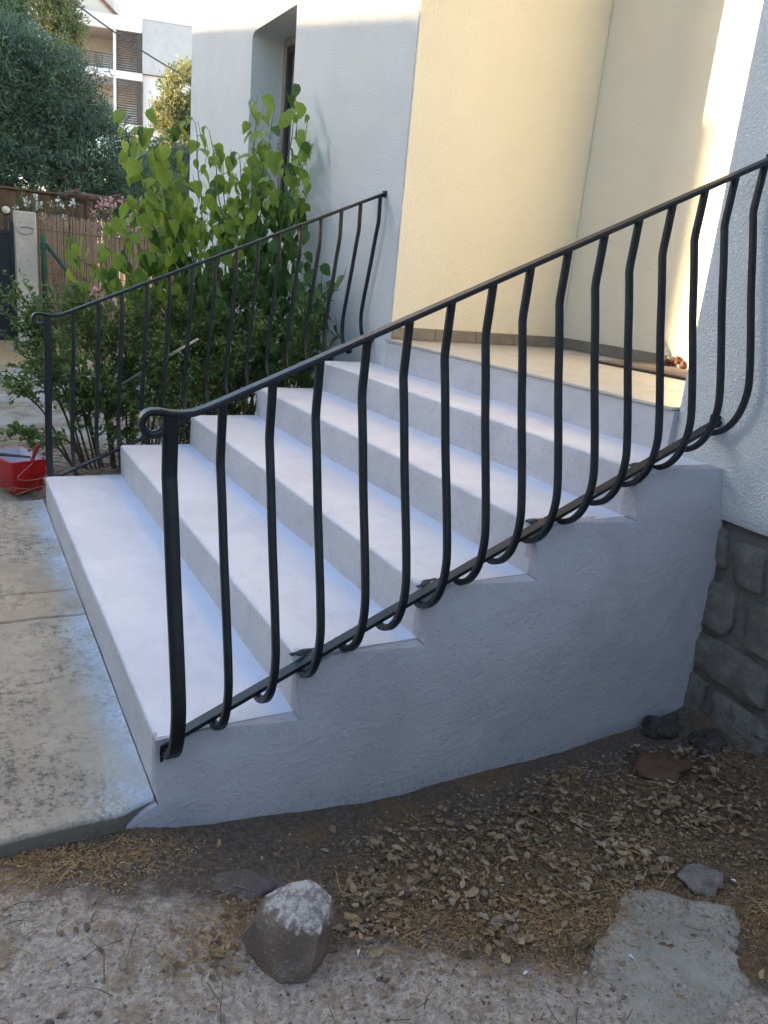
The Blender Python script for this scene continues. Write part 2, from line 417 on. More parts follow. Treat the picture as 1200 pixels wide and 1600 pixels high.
# ------------------------------------------------------------------ dimensions
H, D, W = 0.165, 0.3804, 2.547      # riser, going, width of the flight
XR = 1.854                          # face of the landing riser
XF = 1.878                          # face of the house
ZL = 0.99                           # landing floor
def gz(x, y):
    """height of the bare ground"""
    near = interp(x, [(-.6, -.045), (-.1, -.045), (.14, -.088), (.6, -.122), (1.3, -.128), (1.7, -.105), (1.9, -.045), (2.4, -.03)])
    t = sstep(-.2, -.9, y)
    z = near*(1-t) + (-.075)*t
    z += .012*nz(x, y, 0, 2.3)+.006*nz(x, y, 3, 9)+.003*nz(x, y, 7, 31)
    if y > 2.0: z = z*(1-sstep(2.0, 2.7, y)) + (-.012+.012*nz(x, y, 5, 3))*sstep(2.0, 2.7, y)
    if -.06 < y < 2.7 and x < .1: z = min(z, -.05)
    return z

# ================================================================== SETTING
def axis(dense, lo, hi, far):
    a = []; v = lo
    while v < hi: a.append(v); v += dense
    g = dense; v = lo; left = []
    while v > -far: g *= 1.35; v -= g; left.append(v)
    g = dense; v = a[-1]; right = []
    while v < far: g *= 1.35; v += g; right.append(v)
    return left[::-1]+a+right
xs = axis(.014, -.9, 2.0, 400); ys = axis(.014, -1.5, .05, 400)
V = [(x, y, gz(x, y) if abs(x) < 30 and abs(y) < 30 else -.02) for y in ys for x in xs]; n = len(xs)
F = [(j*n+i, j*n+i+1, (j+1)*n+i+1, (j+1)*n+i) for j in range(len(ys)-1) for i in range(n-1)]
g = part('ground', V, F, 'soil', smooth=True); tag(g, 'bare earth and grit ground around the painted steps', 'ground', kind='structure')

def slab_panel(y0f, y1f, label):
    X = [-3.2+.08*i for i in range(26)]
    while X[-1] < -.012: X.append(X[-1]+.02)
    X[-1] = -.004
    T = [0, .004, .012]+[.03+i*.035 for i in range(80)]
    V = []; rows = []
    for x in X:
        a, b = y0f(x), y1f(x); L = b-a
        tt = [t for t in T if t < L/2]; tt = tt + [L-t for t in tt[::-1]]
        rows.append(tt)
    k = min(len(r) for r in rows)
    nn = 40
    V = []; F = []
    for x in X:
        a, b = y0f(x), y1f(x); L = b-a
        ts = [0, 0, .003, .010] + [.010+(L-.02)*(i+1)/(nn) for i in range(nn-1)] + [L-.010, L-.003, L, L]
        for q, t in enumerate(ts):
            y = a+t
            z = .0022*nz(x, y, 1, 4)+.0012*nz(x, y, 2, 24)
            if q in (0, len(ts)-1): z = -.12
            elif q in (1, len(ts)-2): z -= .010
            elif q in (2, len(ts)-3): z -= .003
            V.append((x, y, z))
    m_ = len(V)//len(X)
    for i in range(len(X)-1):
        for q in range(m_-1): F.append((i*m_+q, (i+1)*m_+q, (i+1)*m_+q+1, i*m_+q+1))
    F.append(tuple(range((len(X)-1)*m_, len(X)*m_)))
    o = part('concrete_slab', V, F, 'slab', smooth=True)
    tag(o, label, 'paving', kind='structure'); return o
j1 = lambda x: 1.150+.10*(x+.02)*-.1+.012*nz(x, 0, 0, 9)+.006*nz(x, 4, 0, 40)
j2 = lambda x: 1.40+.008*nz(x, 2, 0, 6)+.004*nz(x, 4, 0, 40)
slab_panel(lambda x: -.056+.028*sstep(-.11, -.01, x)+.006*nz(x, 0, 0, 6), lambda x: j1(x)-.004, 'stained concrete slab nearest the viewer at the foot of the steps')
slab_panel(lambda x: j1(x)+.003, lambda x: j2(x)-.0015, 'narrow rust tinted concrete strip between two cracks beside the bottom step')
slab_panel(lambda x: j2(x)+.0015, lambda x: 2.69+.02*nz(x, 0, 0, 5), 'far stretch of dark stained concrete slab towards the red bucket')

# concrete patch in the lower right corner of the ground
pp = [(1.034,-.702),(1.137,-.745),(1.234,-.853),(1.13,-.952),(.99,-1.06),(.80,-1.12),(.68,-1.03),(.755,-.90),(.816,-.818),(.93,-.745)]
cx = sum(p[0] for p in pp)/len(pp); cy = sum(p[1] for p in pp)/len(pp)
ring = []; base_ring = []
for (a, b), (c, d) in zip(pp, pp[1:]+pp[:1]):
    for k in range(12):
        t = k/12; x = a+(c-a)*t; y = b+(d-b)*t; base_ring.append((x, y)); ring.append((x+.05*nz(x, y, 0, 9)+.016*nz(x, y, 0, 40)+.006*nz(x, y, 0, 110), y+.05*nz(x, y, 5, 9)+.016*nz(x, y, 5, 40)+.006*nz(x, y, 5, 110)))
V = []; F = []; S = [1, .97, .9, .75, .55, .3]
for q, s_ in enumerate(S):
    for (x, y), (xb_, yb_) in zip(ring, base_ring):
        f_ = max(0, (s_-.55)/.45); x = xb_+(x-xb_)*f_; y = yb_+(y-yb_)*f_
        X_, Y_ = cx+(x-cx)*s_, cy+(y-cy)*s_
        V.append((X_, Y_, gz(X_, Y_) + (-.004 if q == 0 else .0005 if q == 1 else .003+.003*nz(X_, Y_, 0, 18))))
k = len(ring)
for q in range(len(S)-1):
    for i in range(k): F.append((q*k+i, q*k+(i+1) % k, (q+1)*k+(i+1) % k, (q+1)*k+i))
F.append(tuple(range((len(S)-1)*k, len(S)*k)))
o = part('concrete_patch', V, F, 'patch', smooth=True); tag(o, 'pale grey concrete patch showing through the ground, bottom right', 'paving', kind='structure')

# ================================================================== STAIRCASE
stair = thing('staircase', 'lavender white painted concrete steps leading up to the porch', 'staircase', (0, 0, 0))
for k in range(1, 6):
    x0 = (k-1)*D; x1 = XR+.02 if k == 5 else k*D+.02; zt = k*H; zb = (k-1)*H-.03
    if k == 1: zb = -.08
    r = .013
    prof = [(x0, zb)] + [(x0, zb+(zt-r-zb)*i/7) for i in range(1, 7)]
    prof += [(x0+r-r*math.cos(a), zt-r+r*math.sin(a)) for a in (0, R(22), R(45), R(68), R(90))]
    prof += [(x0+r+(x1-x0-r)*i/12, zt) for i in range(1, 13)]
    fe = W+(.004 if k % 2 else 0)
    Ys = [-.006, .010, .020]+[.03*i for i in range(1, int(fe/.03))]+[fe-.018, fe-.009, fe-.003, fe]
    V = []; F = []; n = len(prof)
    for j, y in enumerate(Ys):
        for i, (x, z) in enumerate(prof):
            a = .0028*nz(x, y, z+k*7, 4)+.0016*nz(x, y, z+k*3, 14)
            if 5 <= i <= 12: a += .0025*nz(0, y, k*5, 12)+.0012*nz(0, y, k, 50)
            nx, nzv = (1, 0) if i <= 6 else ((0, -1) if i >= 12 else (.7, -.7))
            x_ = x+nx*a; z_ = z+nzv*a
            if i == 0: z_ = zb
            e = {len(Ys)-1: .010, len(Ys)-2: .003, len(Ys)-3: .0008}.get(j, 0)
            if e: x_ += e*(1 if i <= 10 else 0); z_ -= e*(1 if i > 6 else 0)
            if k > 1 and j < 3 and i > 0:      # corner broken away where the railing bar is let in
                z_ = min(z_, 1.787+.449*(x_-1.847)-.846+(0, .004, .022)[j]+.006*nz(x_, y, k*3, 60))
            V.append((x_, y, z_))
    for j in range(len(Ys)-1):
        for i in range(n-1): F.append((j*n+i, j*n+i+1, (j+1)*n+i+1, (j+1)*n+i))
    V += [(x1, Ys[0], zb)]; F.append(tuple(range(n))[::-1]+(len(V)-1,))
    V += [(x1, Ys[-1], zb)]
    F.append(tuple(range((len(Ys)-1)*n, len(Ys)*n))+(len(V)-1,))
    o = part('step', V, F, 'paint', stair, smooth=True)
    m_ = o.modifiers.new('es', 'EDGE_SPLIT'); m_.split_angle = R(55)
# painted riser below the landing tiles
mb = MB(); ny = 60; nzr = 6
y0, y1 = .168, 2.338
V = []; F = []
for j in range(ny+1):
    for i in range(nzr+1):
        y = y0+(y1-y0)*j/ny; z = .78+(.9765-.78)*i/nzr
        V.append((XR+.004*nz(0, y, z, 6)+.002*nz(3, y, z, 25), y, z+(.0012*nz(1, y, 0, 9)-.001 if i == nzr else 0)))
for j in range(ny):
    for i in range(nzr): F.append((j*(nzr+1)+i, j*(nzr+1)+i+1, (j+1)*(nzr+1)+i+1, (j+1)*(nzr+1)+i))
b = len(V)
for j in range(ny+1): V.append((XR+.2, y0+(y1-y0)*j/ny, .9735))
for j in range(ny): F.append((j*(nzr+1)+nzr, b+j, b+j+1, (j+1)*(nzr+1)+nzr))
F.append(tuple(range(nzr, -1, -1))+(len(V), b)); V.append((XR+.2, y0, .78))
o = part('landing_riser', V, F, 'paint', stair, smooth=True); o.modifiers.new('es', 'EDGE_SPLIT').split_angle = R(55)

# rendered side wall with a stepped top, battered towards the ground
def yo(x, z):
    top = H+.434*max(x, 0)
    t = max(0, top-z-.075)
    y = -.017-.016*(x/1.88)-.085*(1-math.exp(-t/.19))
    y += .006*nz(x, z, 0, 3.3)+.0035*nz(x, z, 4, 9)+.0016*nz(x, z, 2, 28)
    if x < 0: y = y*(1-sstep(0, -.15, x)) + (-.052)*sstep(0, -.15, x)
    return y
ZB = -.24
def zrows(top):
    r_ = [ZB+(0-ZB)*i/8 for i in range(8)]
    k = round((top)/H)
    for q in range(k):
        for i in range(8): r_.append(q*H+H*i/8)
    r_.append(top); return r_
V = []; F = []
for k in range(0, 6):
    if k == 0: x0, x1, top = -.15, 0, -.004
    else: x0, x1, top = (k-1)*D, (k*D if k < 5 else XF+.015), k*H-.0012
    nx = 16
    rows = zrows(top); nr = len(rows); b = len(V)
    for i in range(nx+1):
        x = x0+(x1-x0)*i/nx
        for z in rows:
            zz = z
            if k == 0: zz = ZB+(z-ZB)*(1-.24*sstep(.02, -.13, x))
            if z == top and k: zz = top+.0012*nz(x, k, 0, 16)-.0012
            if k > 1: zz = min(zz, 1.787+.449*(x-1.847)-.848+.005*nz(x, k, 4, 60))
            V.append((x, yo(x, z), zz))
    for i in range(nx):
        for q in range(nr-1): F.append((b+i*nr+q, b+(i+1)*nr+q, b+(i+1)*nr+q+1, b+i*nr+q+1))
    # top strip
    t = len(V)
    for i in range(nx+1):
        x = x0+(x1-x0)*i/nx; V.append((x, .02, min(top, 1.787+.449*(x-1.847)-.848) if k > 1 else top if k else -.02))
    for i in range(nx): F.append((b+i*nr+nr-1, b+(i+1)*nr+nr-1, t+i+1, t+i))
    # riser strip at x0
    if k >= 1:
        lo = nr-9
        t2 = len(V)
        for q in range(lo, nr): V.append((x0, .02, min(rows[q], 1.787+.449*(x0-1.847)-.848) if k > 1 else rows[q]))
        for q in range(8): F.append((b+lo+q, b+lo+q+1, t2+q+1, t2+q))
    else:
        t2 = len(V)
        for q in range(nr): V.append((x0, .02, ZB+(rows[q]-ZB)*.76))
        for q in range(nr-1): F.append((b+q, b+q+1, t2+q+1, t2+q))
o = part('side_wall', V, F, 'side', stair, smooth=True); fixn(o)
b_ = bevel(o, .006, 2, 50)
o.modifiers.new('es', 'EDGE_SPLIT').split_angle = R(60)

def blob(center, size, seed, sub=2, rough=.35, mats='rock', name='rock', parent=None, flat=0, origin=None, facet=0):
    bm = bmesh.new(); bmesh.ops.create_icosphere(bm, subdivisions=sub, radius=1)
    for v in bm.verts:
        p = v.co.copy()
        d = 1+rough*noise.noise(p*1.3+Vector((seed, seed*2, 0)))+rough*.4*noise.noise(p*3.1+Vector((seed, 0, 0)))
        v.co = Vector((p.x*d*size[0], p.y*d*size[1], p.z*d*size[2]))
        if flat and v.co.z < -flat*size[2]: v.co.z = -flat*size[2]
    for f in bm.faces: f.smooth = sub > 2
    Vb = [v.co+Vector(center) for v in bm.verts]; Fb = [[v.index for v in f.verts] for f in bm.faces]
    sm = sub > 2
    bm.free()
    return part(name, Vb, Fb, mats, parent, smooth=sm, origin=origin)
# rough mortar lumps where the bar is let into the nosings
for i, (x, z) in enumerate([(.385, 2*H), (.765, 3*H), (1.145, 4*H), (1.525, 5*H)]):
    blob((x+.038, .026, z-.008), (.040, .012, .012), i*3.1, 3, .7, 'lump', 'mortar_lump', stair)

# ================================================================== HOUSE
house = thing('house', 'cream white rendered house with recessed porch and granite base', 'house', (XF, 2.3, 0))
# front wall left of the porch with the window opening
wy0, wy1, wz0, wz1 = 4.12, 5.075, 1.75, 3.105
outer = [(2.354, -.3), (6.93, -.3), (6.93, 6.0), (2.354, 6.0)]
inner = [(wy0, wz0), (wy0, wz1)] + [(wy1-.07, wz1+.002)]
inner += [(wy1-.07+.07*math.sin(a), wz1-.05+.05*math.cos(a)) for a in (R(20), R(40), R(60), R(75), R(90))] + [(wy1, wz0)]
tri = tessellate_polygon([[Vector((XF, y, z)) for y, z in outer], [Vector((XF, y, z)) for y, z in inner]])
V = [(XF, y, z) for y, z in outer+inner]; F = [tuple(t) for t in tri]
b = len(V); no = len(outer); ni = len(inner); dep = .31
V += [(XF+dep, y, z) for y, z in inner]
for i in range(ni): F.append((no+i, no+(i+1) % ni, b+(i+1) % ni, b+i))
b = len(V); V += [(XF+1.6, y, z) for y, z in outer]
for i in range(4): F.append((i, b+i, b+(i+1) % 4, (i+1) % 4))
o = part('front_wall', V, F, 'house', house); fixn(o)
# window
mb = MB(); xw = XF+.27
mb.box(xw, xw+.05, wy0-.02, wy0+.05, wz0, wz1-.002); mb.box(xw, xw+.05, wy1-.05, wy1+.02, wz0, wz1-.002)
mb.box(xw+.001, xw+.049, wy0+.05, wy1-.05, wz1-.06, wz1-.003); mb.box(xw+.001, xw+.049, wy0+.05, wy1-.05, wz0+.003, wz0+.06)
wf = mb.build('window', 'frame', house); bevel(wf, .004)
for a, c in ((wy0+.052, (wy0+wy1)/2-.004), ((wy0+wy1)/2+.004, wy1-.052)):
    mb = MB(); x_ = xw+.012
    mb.box(x_, x_+.04, a, a+.045, wz0+.062, wz1-.063); mb.box(x_, x_+.04, c-.045, c, wz0+.062, wz1-.063)
    mb.box(x_+.001, x_+.039, a+.045, c-.045, wz1-.11, wz1-.064); mb.box(x_+.001, x_+.039, a+.045, c-.045, wz0+.064, wz0+.11)
    mb.build('sash', 'frame_dark', wf)
    mb = MB(); mb.box(x_+.016, x_+.022, a+.046, c-.046, wz0+.111, wz1-.111); mb.build('pane', 'glass', wf)
mb = MB(); mb.box(XF-.03, xw, wy0+.004, wy1-.004, wz0-.04, wz0+.002); bevel(mb.build('window_sill', 'house', house), .006)
# porch walls
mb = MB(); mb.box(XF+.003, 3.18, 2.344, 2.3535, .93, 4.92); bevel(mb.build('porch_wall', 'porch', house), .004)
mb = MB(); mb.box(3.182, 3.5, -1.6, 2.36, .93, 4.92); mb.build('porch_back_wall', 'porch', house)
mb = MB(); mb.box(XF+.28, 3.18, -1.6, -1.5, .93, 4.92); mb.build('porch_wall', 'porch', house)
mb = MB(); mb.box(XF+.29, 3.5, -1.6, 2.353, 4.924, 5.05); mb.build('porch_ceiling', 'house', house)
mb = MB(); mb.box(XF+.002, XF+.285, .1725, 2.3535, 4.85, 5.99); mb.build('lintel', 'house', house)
# front wall right of the porch; slightly wavy render edge at the bottom
ny = 90; V = []; F = []
Ys = [.172, .168, .16]+[.14-.04*i for i in range(108)]
for y in Ys:
    e = .004*nz(y, 0, 0, 3)
    zb = .655+.006*nz(y, 1, 0, 7)+.003*nz(y, 2, 0, 40)
    xa = XF + (.012 if y > .171 else .003 if y > .165 else 0)
    V += [(XF+.05, y, zb+.012), (XF+.004, y, zb), (XF+.0, y, zb+.008), (xa+e*.3, y, zb+.05)]
    V += [(xa+.003*nz(y, z_, 0, 2.0), y, z_) for z_ in (1., 1.4, 1.8, 2.2, 2.6, 3.0, 3.5, 6.0)]
n = 12
for j in range(len(Ys)-1):
    for i in range(n-1): F.append((j*n+i, (j+1)*n+i, (j+1)*n+i+1, j*n+i+1))
b = len(V)
V += [(XF+.28, .172, .667), (XF+.28, .172, 6.0)]
F.append(tuple(range(0, n))+(b+1, b))
V += [(XF+.28, -1.5, .667), (XF+.28, -1.5, 6.0)]; F.append((b, b+1, b+3, b+2))
o = part('front_wall', V, F, 'house', house, smooth=True); fixn(o); o.modifiers.new('es', 'EDGE_SPLIT').split_angle = R(40)
# granite base: mortar backing and single stones
mb = MB(); mb.box(XF+.030, XF+.28, -4.2, .160, -.4, .66)
base = mb.build('stone_base', 'mortar', house)
st = [[(-.03,.648),(-.124,.620),(-.151,.489),(-.07,.468)],
      [(-.166,.597),(-.275,.604),(-.300,.456),(-.188,.455)],
      [(-.07,.430),(-.182,.437),(-.211,.41),(-.226,.298),(-.2,.259),(-.08,.261)],
      [(-.262,.412),(-.335,.433),(-.45,.43),(-.47,.27),(-.381,.25),(-.285,.262)],
      [(-.07,.232),(-.202,.238),(-.300,.232),(-.387,.222),(-.409,.086),(-.331,.074),(-.228,.096),(-.07,.106)],
      [(-.06,.074),(-.153,.078),(-.185,.061),(-.175,-.06),(-.111,-.12),(-.06,-.1)],
      [(-.216,.060),(-.284,.056),(-.40,.052),(-.455,.0),(-.44,-.10),(-.33,-.12),(-.22,-.09)],
      [(-.325,.61),(-.42,.62),(-.50,.60),(-.49,.47),(-.36,.455)],
      [(-.43,.225),(-.52,.23),(-.60,.20),(-.59,.05),(-.45,.07)],
      [(-.495,.435),(-.62,.44),(-.63,.26),(-.51,.255)]]
r3 = random.Random(4)
for y_ in range(5):
    for z_ in range(5):
        a = -.66-.26*y_-(.1 if z_ % 2 else 0); c = -.13+.16*z_
        st.append([(a+r3.uniform(-.01, .01), c+.135), (a-.22+r3.uniform(-.02, .02), c+.135+r3.uniform(-.02, .01)), (a-.225, c+r3.uniform(-.01, .01)), (a-.005, c+r3.uniform(-.01, .01))])
for q, poly in enumerate(st):
    # dense rounded outline, several rings rising to a lumpy face
    cyp = sum(p[0] for p in poly)/len(poly); czp = sum(p[1] for p in poly)/len(poly)
    out = []
    for i in range(len(poly)):
        p0, p1, p2 = Vector(poly[i-1]), Vector(poly[i]), Vector(poly[(i+1) % len(poly)])
        a = p1.lerp(p0, .13); b = p1.lerp(p2, .13)
        for t in (0, .33, .67, 1):
            out.append(a*(1-t)**2+p1*2*t*(1-t)+b*t*t)
        out.append(p1.lerp(p2, .5))
    V = []; F = []; rg = [(1.0, XF+.05), (1.0, XF+.020), (.985, XF+.010), (.955, XF+.006), (.75, XF+.004), (.4, XF+.003)]
    for s_, x in rg:
        for p in out:
            y = cyp+(p.x-cyp)*s_; z = czp+(p.y-czp)*s_
            wv = .005 if s_ < 1 else .003
            V.append((x+.014*nz(y, z, q, 13)*(s_ < .99)+.009*nz(y, z, q, 45)*(s_ < .99), y+wv*nz(y, z, q, 50), z+wv*nz(z, y, q, 50)))
    k = len(out)
    for i in range(len(rg)-1):
        for j in range(k): F.append((i*k+j, i*k+(j+1) % k, (i+1)*k+(j+1) % k, (i+1)*k+j))
    c = len(V); V.append((XF-.003+.008*nz(cyp, czp, q, 11), cyp, czp))
    for j in range(k): F.append(((len(rg)-1)*k+j, (len(rg)-1)*k+(j+1) % k, c))
    o = part('stone', V, F, 'stone', base, smooth=True); fixn(o)
# landing floor tiles
tx = [XR-.008, 2.298, 2.742, 3.182]; ty = 2.343
bedding = MB(); bedding.box(XR+.012, 3.2, .175, 2.342, .94, .975); bedding.box(XF+.285, 3.2, -1.5, .174, .94, .975); bedding.build('floor_bedding', 'mortar', house)
tile_me = {}
yv = ty
while yv > -1.4:
    ye = yv-.60
    for i in range(3):
        x0, x1 = tx[i]+(.0015 if i else 0), tx[i+1]-.0015
        lo = ye+.003
        if lo < .172 and x0 < XF+.28 and yv > .172:   # cut round the wall end
            lo = .1745 if i == 0 else lo
        if i == 0 and yv < .18: continue
        key = (round(x1-x0, 3), round(yv-lo, 3))
        if key not in tile_me:
            mbx = MB(); mbx.box(0, key[0], -key[1], 0, -.012, 0); tile_me[key] = mesh('floor_tile', mbx.V, mbx.F, 'tile')
        o = link('floor_tile', tile_me[key], house, Vector((x0, yv-.0005, ZL+.0006*i))-house.location); bevel(o, .0015, 1)
    yv = ye
# skirting tiles
sk = MB(); sk.box(0, .297, -.011, 0, 0, .068); skx = mesh('skirting_tile', sk.V, sk.F, 'skirt')
sk = MB(); sk.box(-.011, 0, 0, .297, 0, .068); sky_ = mesh('skirting_tile', sk.V, sk.F, 'skirt')
for i in range(4):
    o = link('skirting_tile', skx, house, Vector((XF+.008+.3*i, 2.3435, ZL+.003))-house.location); bevel(o, .002, 1)
sk = MB(); sk.box(0, .082, -.011, 0, 0, .068); skl = mesh('skirting_tile', sk.V, sk.F, 'skirt')
link('skirting_tile', skl, house, Vector((XF+.008+1.2, 2.3435, ZL+.003))-house.location)
for i in range(3):
    o = link('skirting_tile', sky_, house, Vector((3.1815, 2.331-.3*(i+1), ZL+.003))-house.location); bevel(o, .002, 1)
for i in range(4):
    blob((3.165+.006*(i % 2), 1.405-.035*i, ZL+.03+.012*(i % 3)), (.014, .018, .024), i*2.3, 2, .6, 'brick', 'broken_brick', house)
# roof
mb = MB(); mb.add([(1.3, -4.6, 5.98), (1.3, 7.4, 5.98), (6.2, 7.4, 7.5), (6.2, -4.6, 7.5), (1.3, -4.6, 6.12), (1.3, 7.4, 6.12), (6.2, 7.4, 7.64), (6.2, -4.6, 7.64)],
                  [(0,1,2,3),(4,7,6,5),(0,4,5,1),(1,5,6,2),(2,6,7,3),(3,7,4,0)])
mb.build('roof', 'roof', house)
mb = MB(); mb.box(3.5, 5.9, -4.2, 6.93, -.3, 6.6); mb.build('rear_wall', 'house', house)

# doormat
dm = thing('doormat', 'dark ribbed doormat on the porch floor tiles', 'doormat', (2.97, 1.15, ZL))
mb = MB(); mb.box(2.73, 3.155, .72, 1.55, ZL+.0025, ZL+.010); bevel(mb.build('backing', 'mat', dm), .003)
for i in range(13):
    mb = MB(); x = 2.745+.031*i; mb.box(x, x+.017, .735, 1.535, ZL+.0095, ZL+.016); bevel(mb.build('rib', 'mat2', dm), .003)

# ================================================================== RAILINGS
def rail_z(x): return 1.787+.449*(x-1.847)
def rrect(w, h, r=.003, n=2):
    P = []
    for sx, sy, a0 in ((1, 1, 0), (-1, 1, 90), (-1, -1, 180), (1, -1, 270)):
        for i in range(n+1):
            a = R(a0+90*i/n); P.append((sx*(w/2-r)+r*math.cos(a), sy*(h/2-r)+r*math.sin(a)))
    return P
BPROF = [(0, 0), (.002, -.07), (.004, -.135), (-.003, -.17), (-.022, -.25), (-.050, -.38), (-.085, -.52), (-.108, -.62), (-.117, -.68), (-.112, -.735), (-.095, -.785), (-.066, -.822), (-.036, -.840), (-.008, -.848), (.011, -.843), (.019, -.830)]
def railing(name, label, Y0, sg, x_end):
    t = thing(name, label, 'railing', (0, Y0, 0))
    # moulded handrail with a scrolled end
    path = [(XF-.002, rail_z(XF-.002))]+[(x, rail_z(x)) for x in (1.7, 1.4, 1.1, .8, .5, .3, .2, .15)]
    path += [(.115, rail_z(.115)+.001), (.085, rail_z(.085)+.004), (.055, .997), (.03, .999), (.008, 1.003)]
    c = (-.006, .976); rr = .027
    path += [(c[0]+rr*math.cos(R(a)), c[1]+rr*math.sin(R(a))) for a in range(95, 330, 12)]
    pts = [(x, Y0, z) for x, z in path]
    w_, h_ = .038, .013
    prof = [(-h_/2, -w_/2+.004), (-h_/2+.004, -w_/2), (h_/2-.004, -w_/2), (h_/2-.001, -w_/2+.003), (h_/2-.001, -.011), (h_/2-.004, -.0095), (h_/2-.004, -.0075), (h_/2+.003, -.005),
            (h_/2+.004, 0), (h_/2+.003, .005), (h_/2-.004, .0075), (h_/2-.004, .0095), (h_/2-.001, .011), (h_/2-.001, w_/2-.003), (h_/2-.004, w_/2), (-h_/2+.004, w_/2), (-h_/2, w_/2-.004)]
    mb = MB(); mb.sweep(pts, (0, 1, 0), [(-a, b) for a, b in prof])
    # the path runs downhill, so the profile's top faces up after this check
    o = mb.build('handrail', 'iron', t); fixn(o)
    # bars
    def bar(x, w1, w2, nm, drop=0, ext=1.0):
        ztop = .994 if nm == 'newel_post' else rail_z(x)-.006
        P = [(x, Y0+sg*a*ext, ztop+b*(1+drop)) for a, b in BPROF]
        P = catmull(P, 3)
        mb = MB(); mb.sweep(P, (1, 0, 0), rrect(w2, w1)); o = mb.build(nm, 'iron', t, smooth=True); fixn(o)
        o.modifiers.new('es', 'EDGE_SPLIT').split_angle = R(38)
        return o
    n = 15
    bar(.033, .034, .020, 'newel_post', .035, 1.0)
    for i in range(1, n+1):
        x = .033+.1208*i+rnd.uniform(-.003, .003)
        bar(x, .019, .018, 'baluster', rnd.uniform(-.004, .004), rnd.uniform(.96, 1.04))
    # bottom bar carried in the hooks
    mb = MB(); pz = lambda x: rail_z(x)-.826
    mb.sweep([(.015, Y0+sg*-.011, pz(.015)), (.6, Y0+sg*-.011, pz(.6)), (1.2, Y0+sg*-.011, pz(1.2)), (x_end, Y0+sg*-.011, pz(x_end))], (0, 1, 0), rrect(.012, .036, .002))
    fixn(mb.build('bottom_bar', 'iron', t))
    # strap that anchors the newel in the corner of the bottom step
    mb = MB(); mb.box(.012, .020, Y0+sg*-.024, Y0+sg*.018, -.02, .145); mb.build('anchor_strap', 'iron', t)
    # wall fixings
    mb = MB(); mb.box(XF-.012, XF-.001, Y0-.022, Y0+.022, rail_z(XF)-.024, rail_z(XF)+.012); bevel(mb.build('wall_plate', 'iron', t), .003)
    mb = MB(); mb.box(XF-.010, XF-.001, Y0-.020, Y0+.020, pz(XF)-.02, pz(XF)+.02); bevel(mb.build('wall_plate', 'iron', t), .003)
    return t
railing('stair_railing', 'black iron pot bellied railing on the near side of the steps', .006, 1, XF-.004)
railing('stair_railing', 'black iron pot bellied railing on the far side, in front of the shrubs', 2.556, -1, XF-.004)

# ================================================================== ADDED SHADE BLOCKS, UNSEEN (they shape the sun and sky light on the steps)
def prism(mb, quad, zb, ztops):
    n = len(quad); V = [(x, y, zb) for x, y in quad]+[(x, y, z) for (x, y), z in zip(quad, ztops)]
    mb.add(V, [tuple(range(n))[::-1], tuple(range(n, 2*n))]+[(i, (i+1) % n, n+(i+1) % n, n+i) for i in range(n)])
nb = thing('added_shade_block', 'unseen house-like block added left of the view to shade the steps', 'house', (-13, 4, 0))  # added unseen block; its corner bounds the slot of sun into the porch
mb = MB(); mb.box(-15, -11, -7, 8.66, -.2, 13); mb.build('wall', 'shade_wall', nb)  # body of the added unseen shade block
mb = MB(); mb.box(-15.2, -10.95, -7.2, 8.66, 13.005, 13.1); mb.build('roof', 'roof', nb)
mb = MB(); mb.box(-14, -12, 8.67, 15.5, -.2, 5.47); mb.build('low_shade_block', 'shade_wall', nb)  # added low block that sets the bottom of the sun slot
nb2 = thing('added_shade_block', 'unseen slope-topped block added left of the view to shape the sun on the walls', 'house', (-12.5, 18, 0))  # added unseen block; its sloped top sets the sunlit line on the wall
mb = MB(); ya = 2.235+.649*15.878; yb = ya+13
zt = lambda y: 2.70+.175*(y-ya)+4.72
prism(mb, [(-14, ya), (-11, ya), (-11, yb), (-14, yb)], -.2, [zt(ya), zt(ya)-1.3, zt(yb)-1.3, zt(yb)]); mb.build('wall', 'shade_wall', nb2)  # body of the added unseen slope-topped shade block
mb = MB(); mb.box(-14.5, -9.5, 19.2, 30, -.2, 12.5); mb.build('tall_shade_block', 'shade_wall', nb2)  # added to cut more sky light from risers and left wall
nb3 = thing('added_shade_block', 'unseen dark block added behind the viewer to dim the sky light', 'house', (-2, -5.5, 0))  # added unseen block that dims the sky behind the camera
mb = MB(); mb.box(-9, 1.2, -9, -4.9, -.2, 2.8); mb.build('wall', 'shade_wall', nb3)  # body of the added unseen shade block behind the camera
mb = MB(); mb.box(-9.2, 1.4, -9.2, -4.7, 2.805, 2.9); mb.build('roof', 'roof', nb3)  # top of the added unseen shade block behind the camera

# ================================================================== PLANTS
def leaf_geo(L, Wd, fold=.16, droop=.22, heart=True):
    ts = [0, .08, .22, .40, .58, .76, .90, 1.0]
    ws = [.06, .27, .41, .455, .40, .26, .11, .0] if heart else [.03, .17, .31, .39, .36, .25, .12, .0]
    V = []; F = []
    for t, w_ in zip(ts, ws):
        z = -droop*t*t
        yb = t - (.05 if heart and t == .08 else 0)
        V += [(-w_*Wd, yb*L, (z+fold*w_)*L), (0, t*L, z*L), (w_*Wd, yb*L, (z+fold*w_)*L)]
    for i in range(len(ts)-1):
        for k in (0, 1): F.append((i*3+k, i*3+k+1, (i+1)*3+k+1, (i+1)*3+k))
    return V, F
def orient(d, nrm):
    y = d.normalized(); x = y.cross(nrm)
    if x.length < 1e-3: x = y.cross(Vector((1, 0, 0)))
    x.normalize(); z = x.cross(y)
    return Matrix((x, y, z)).transposed()
rs = random.Random(5)
shrub = thing('leafy_shrub', 'tall shrub with bright heart shaped leaves growing against the house wall', 'shrub', (1.35, 3.75, 0))
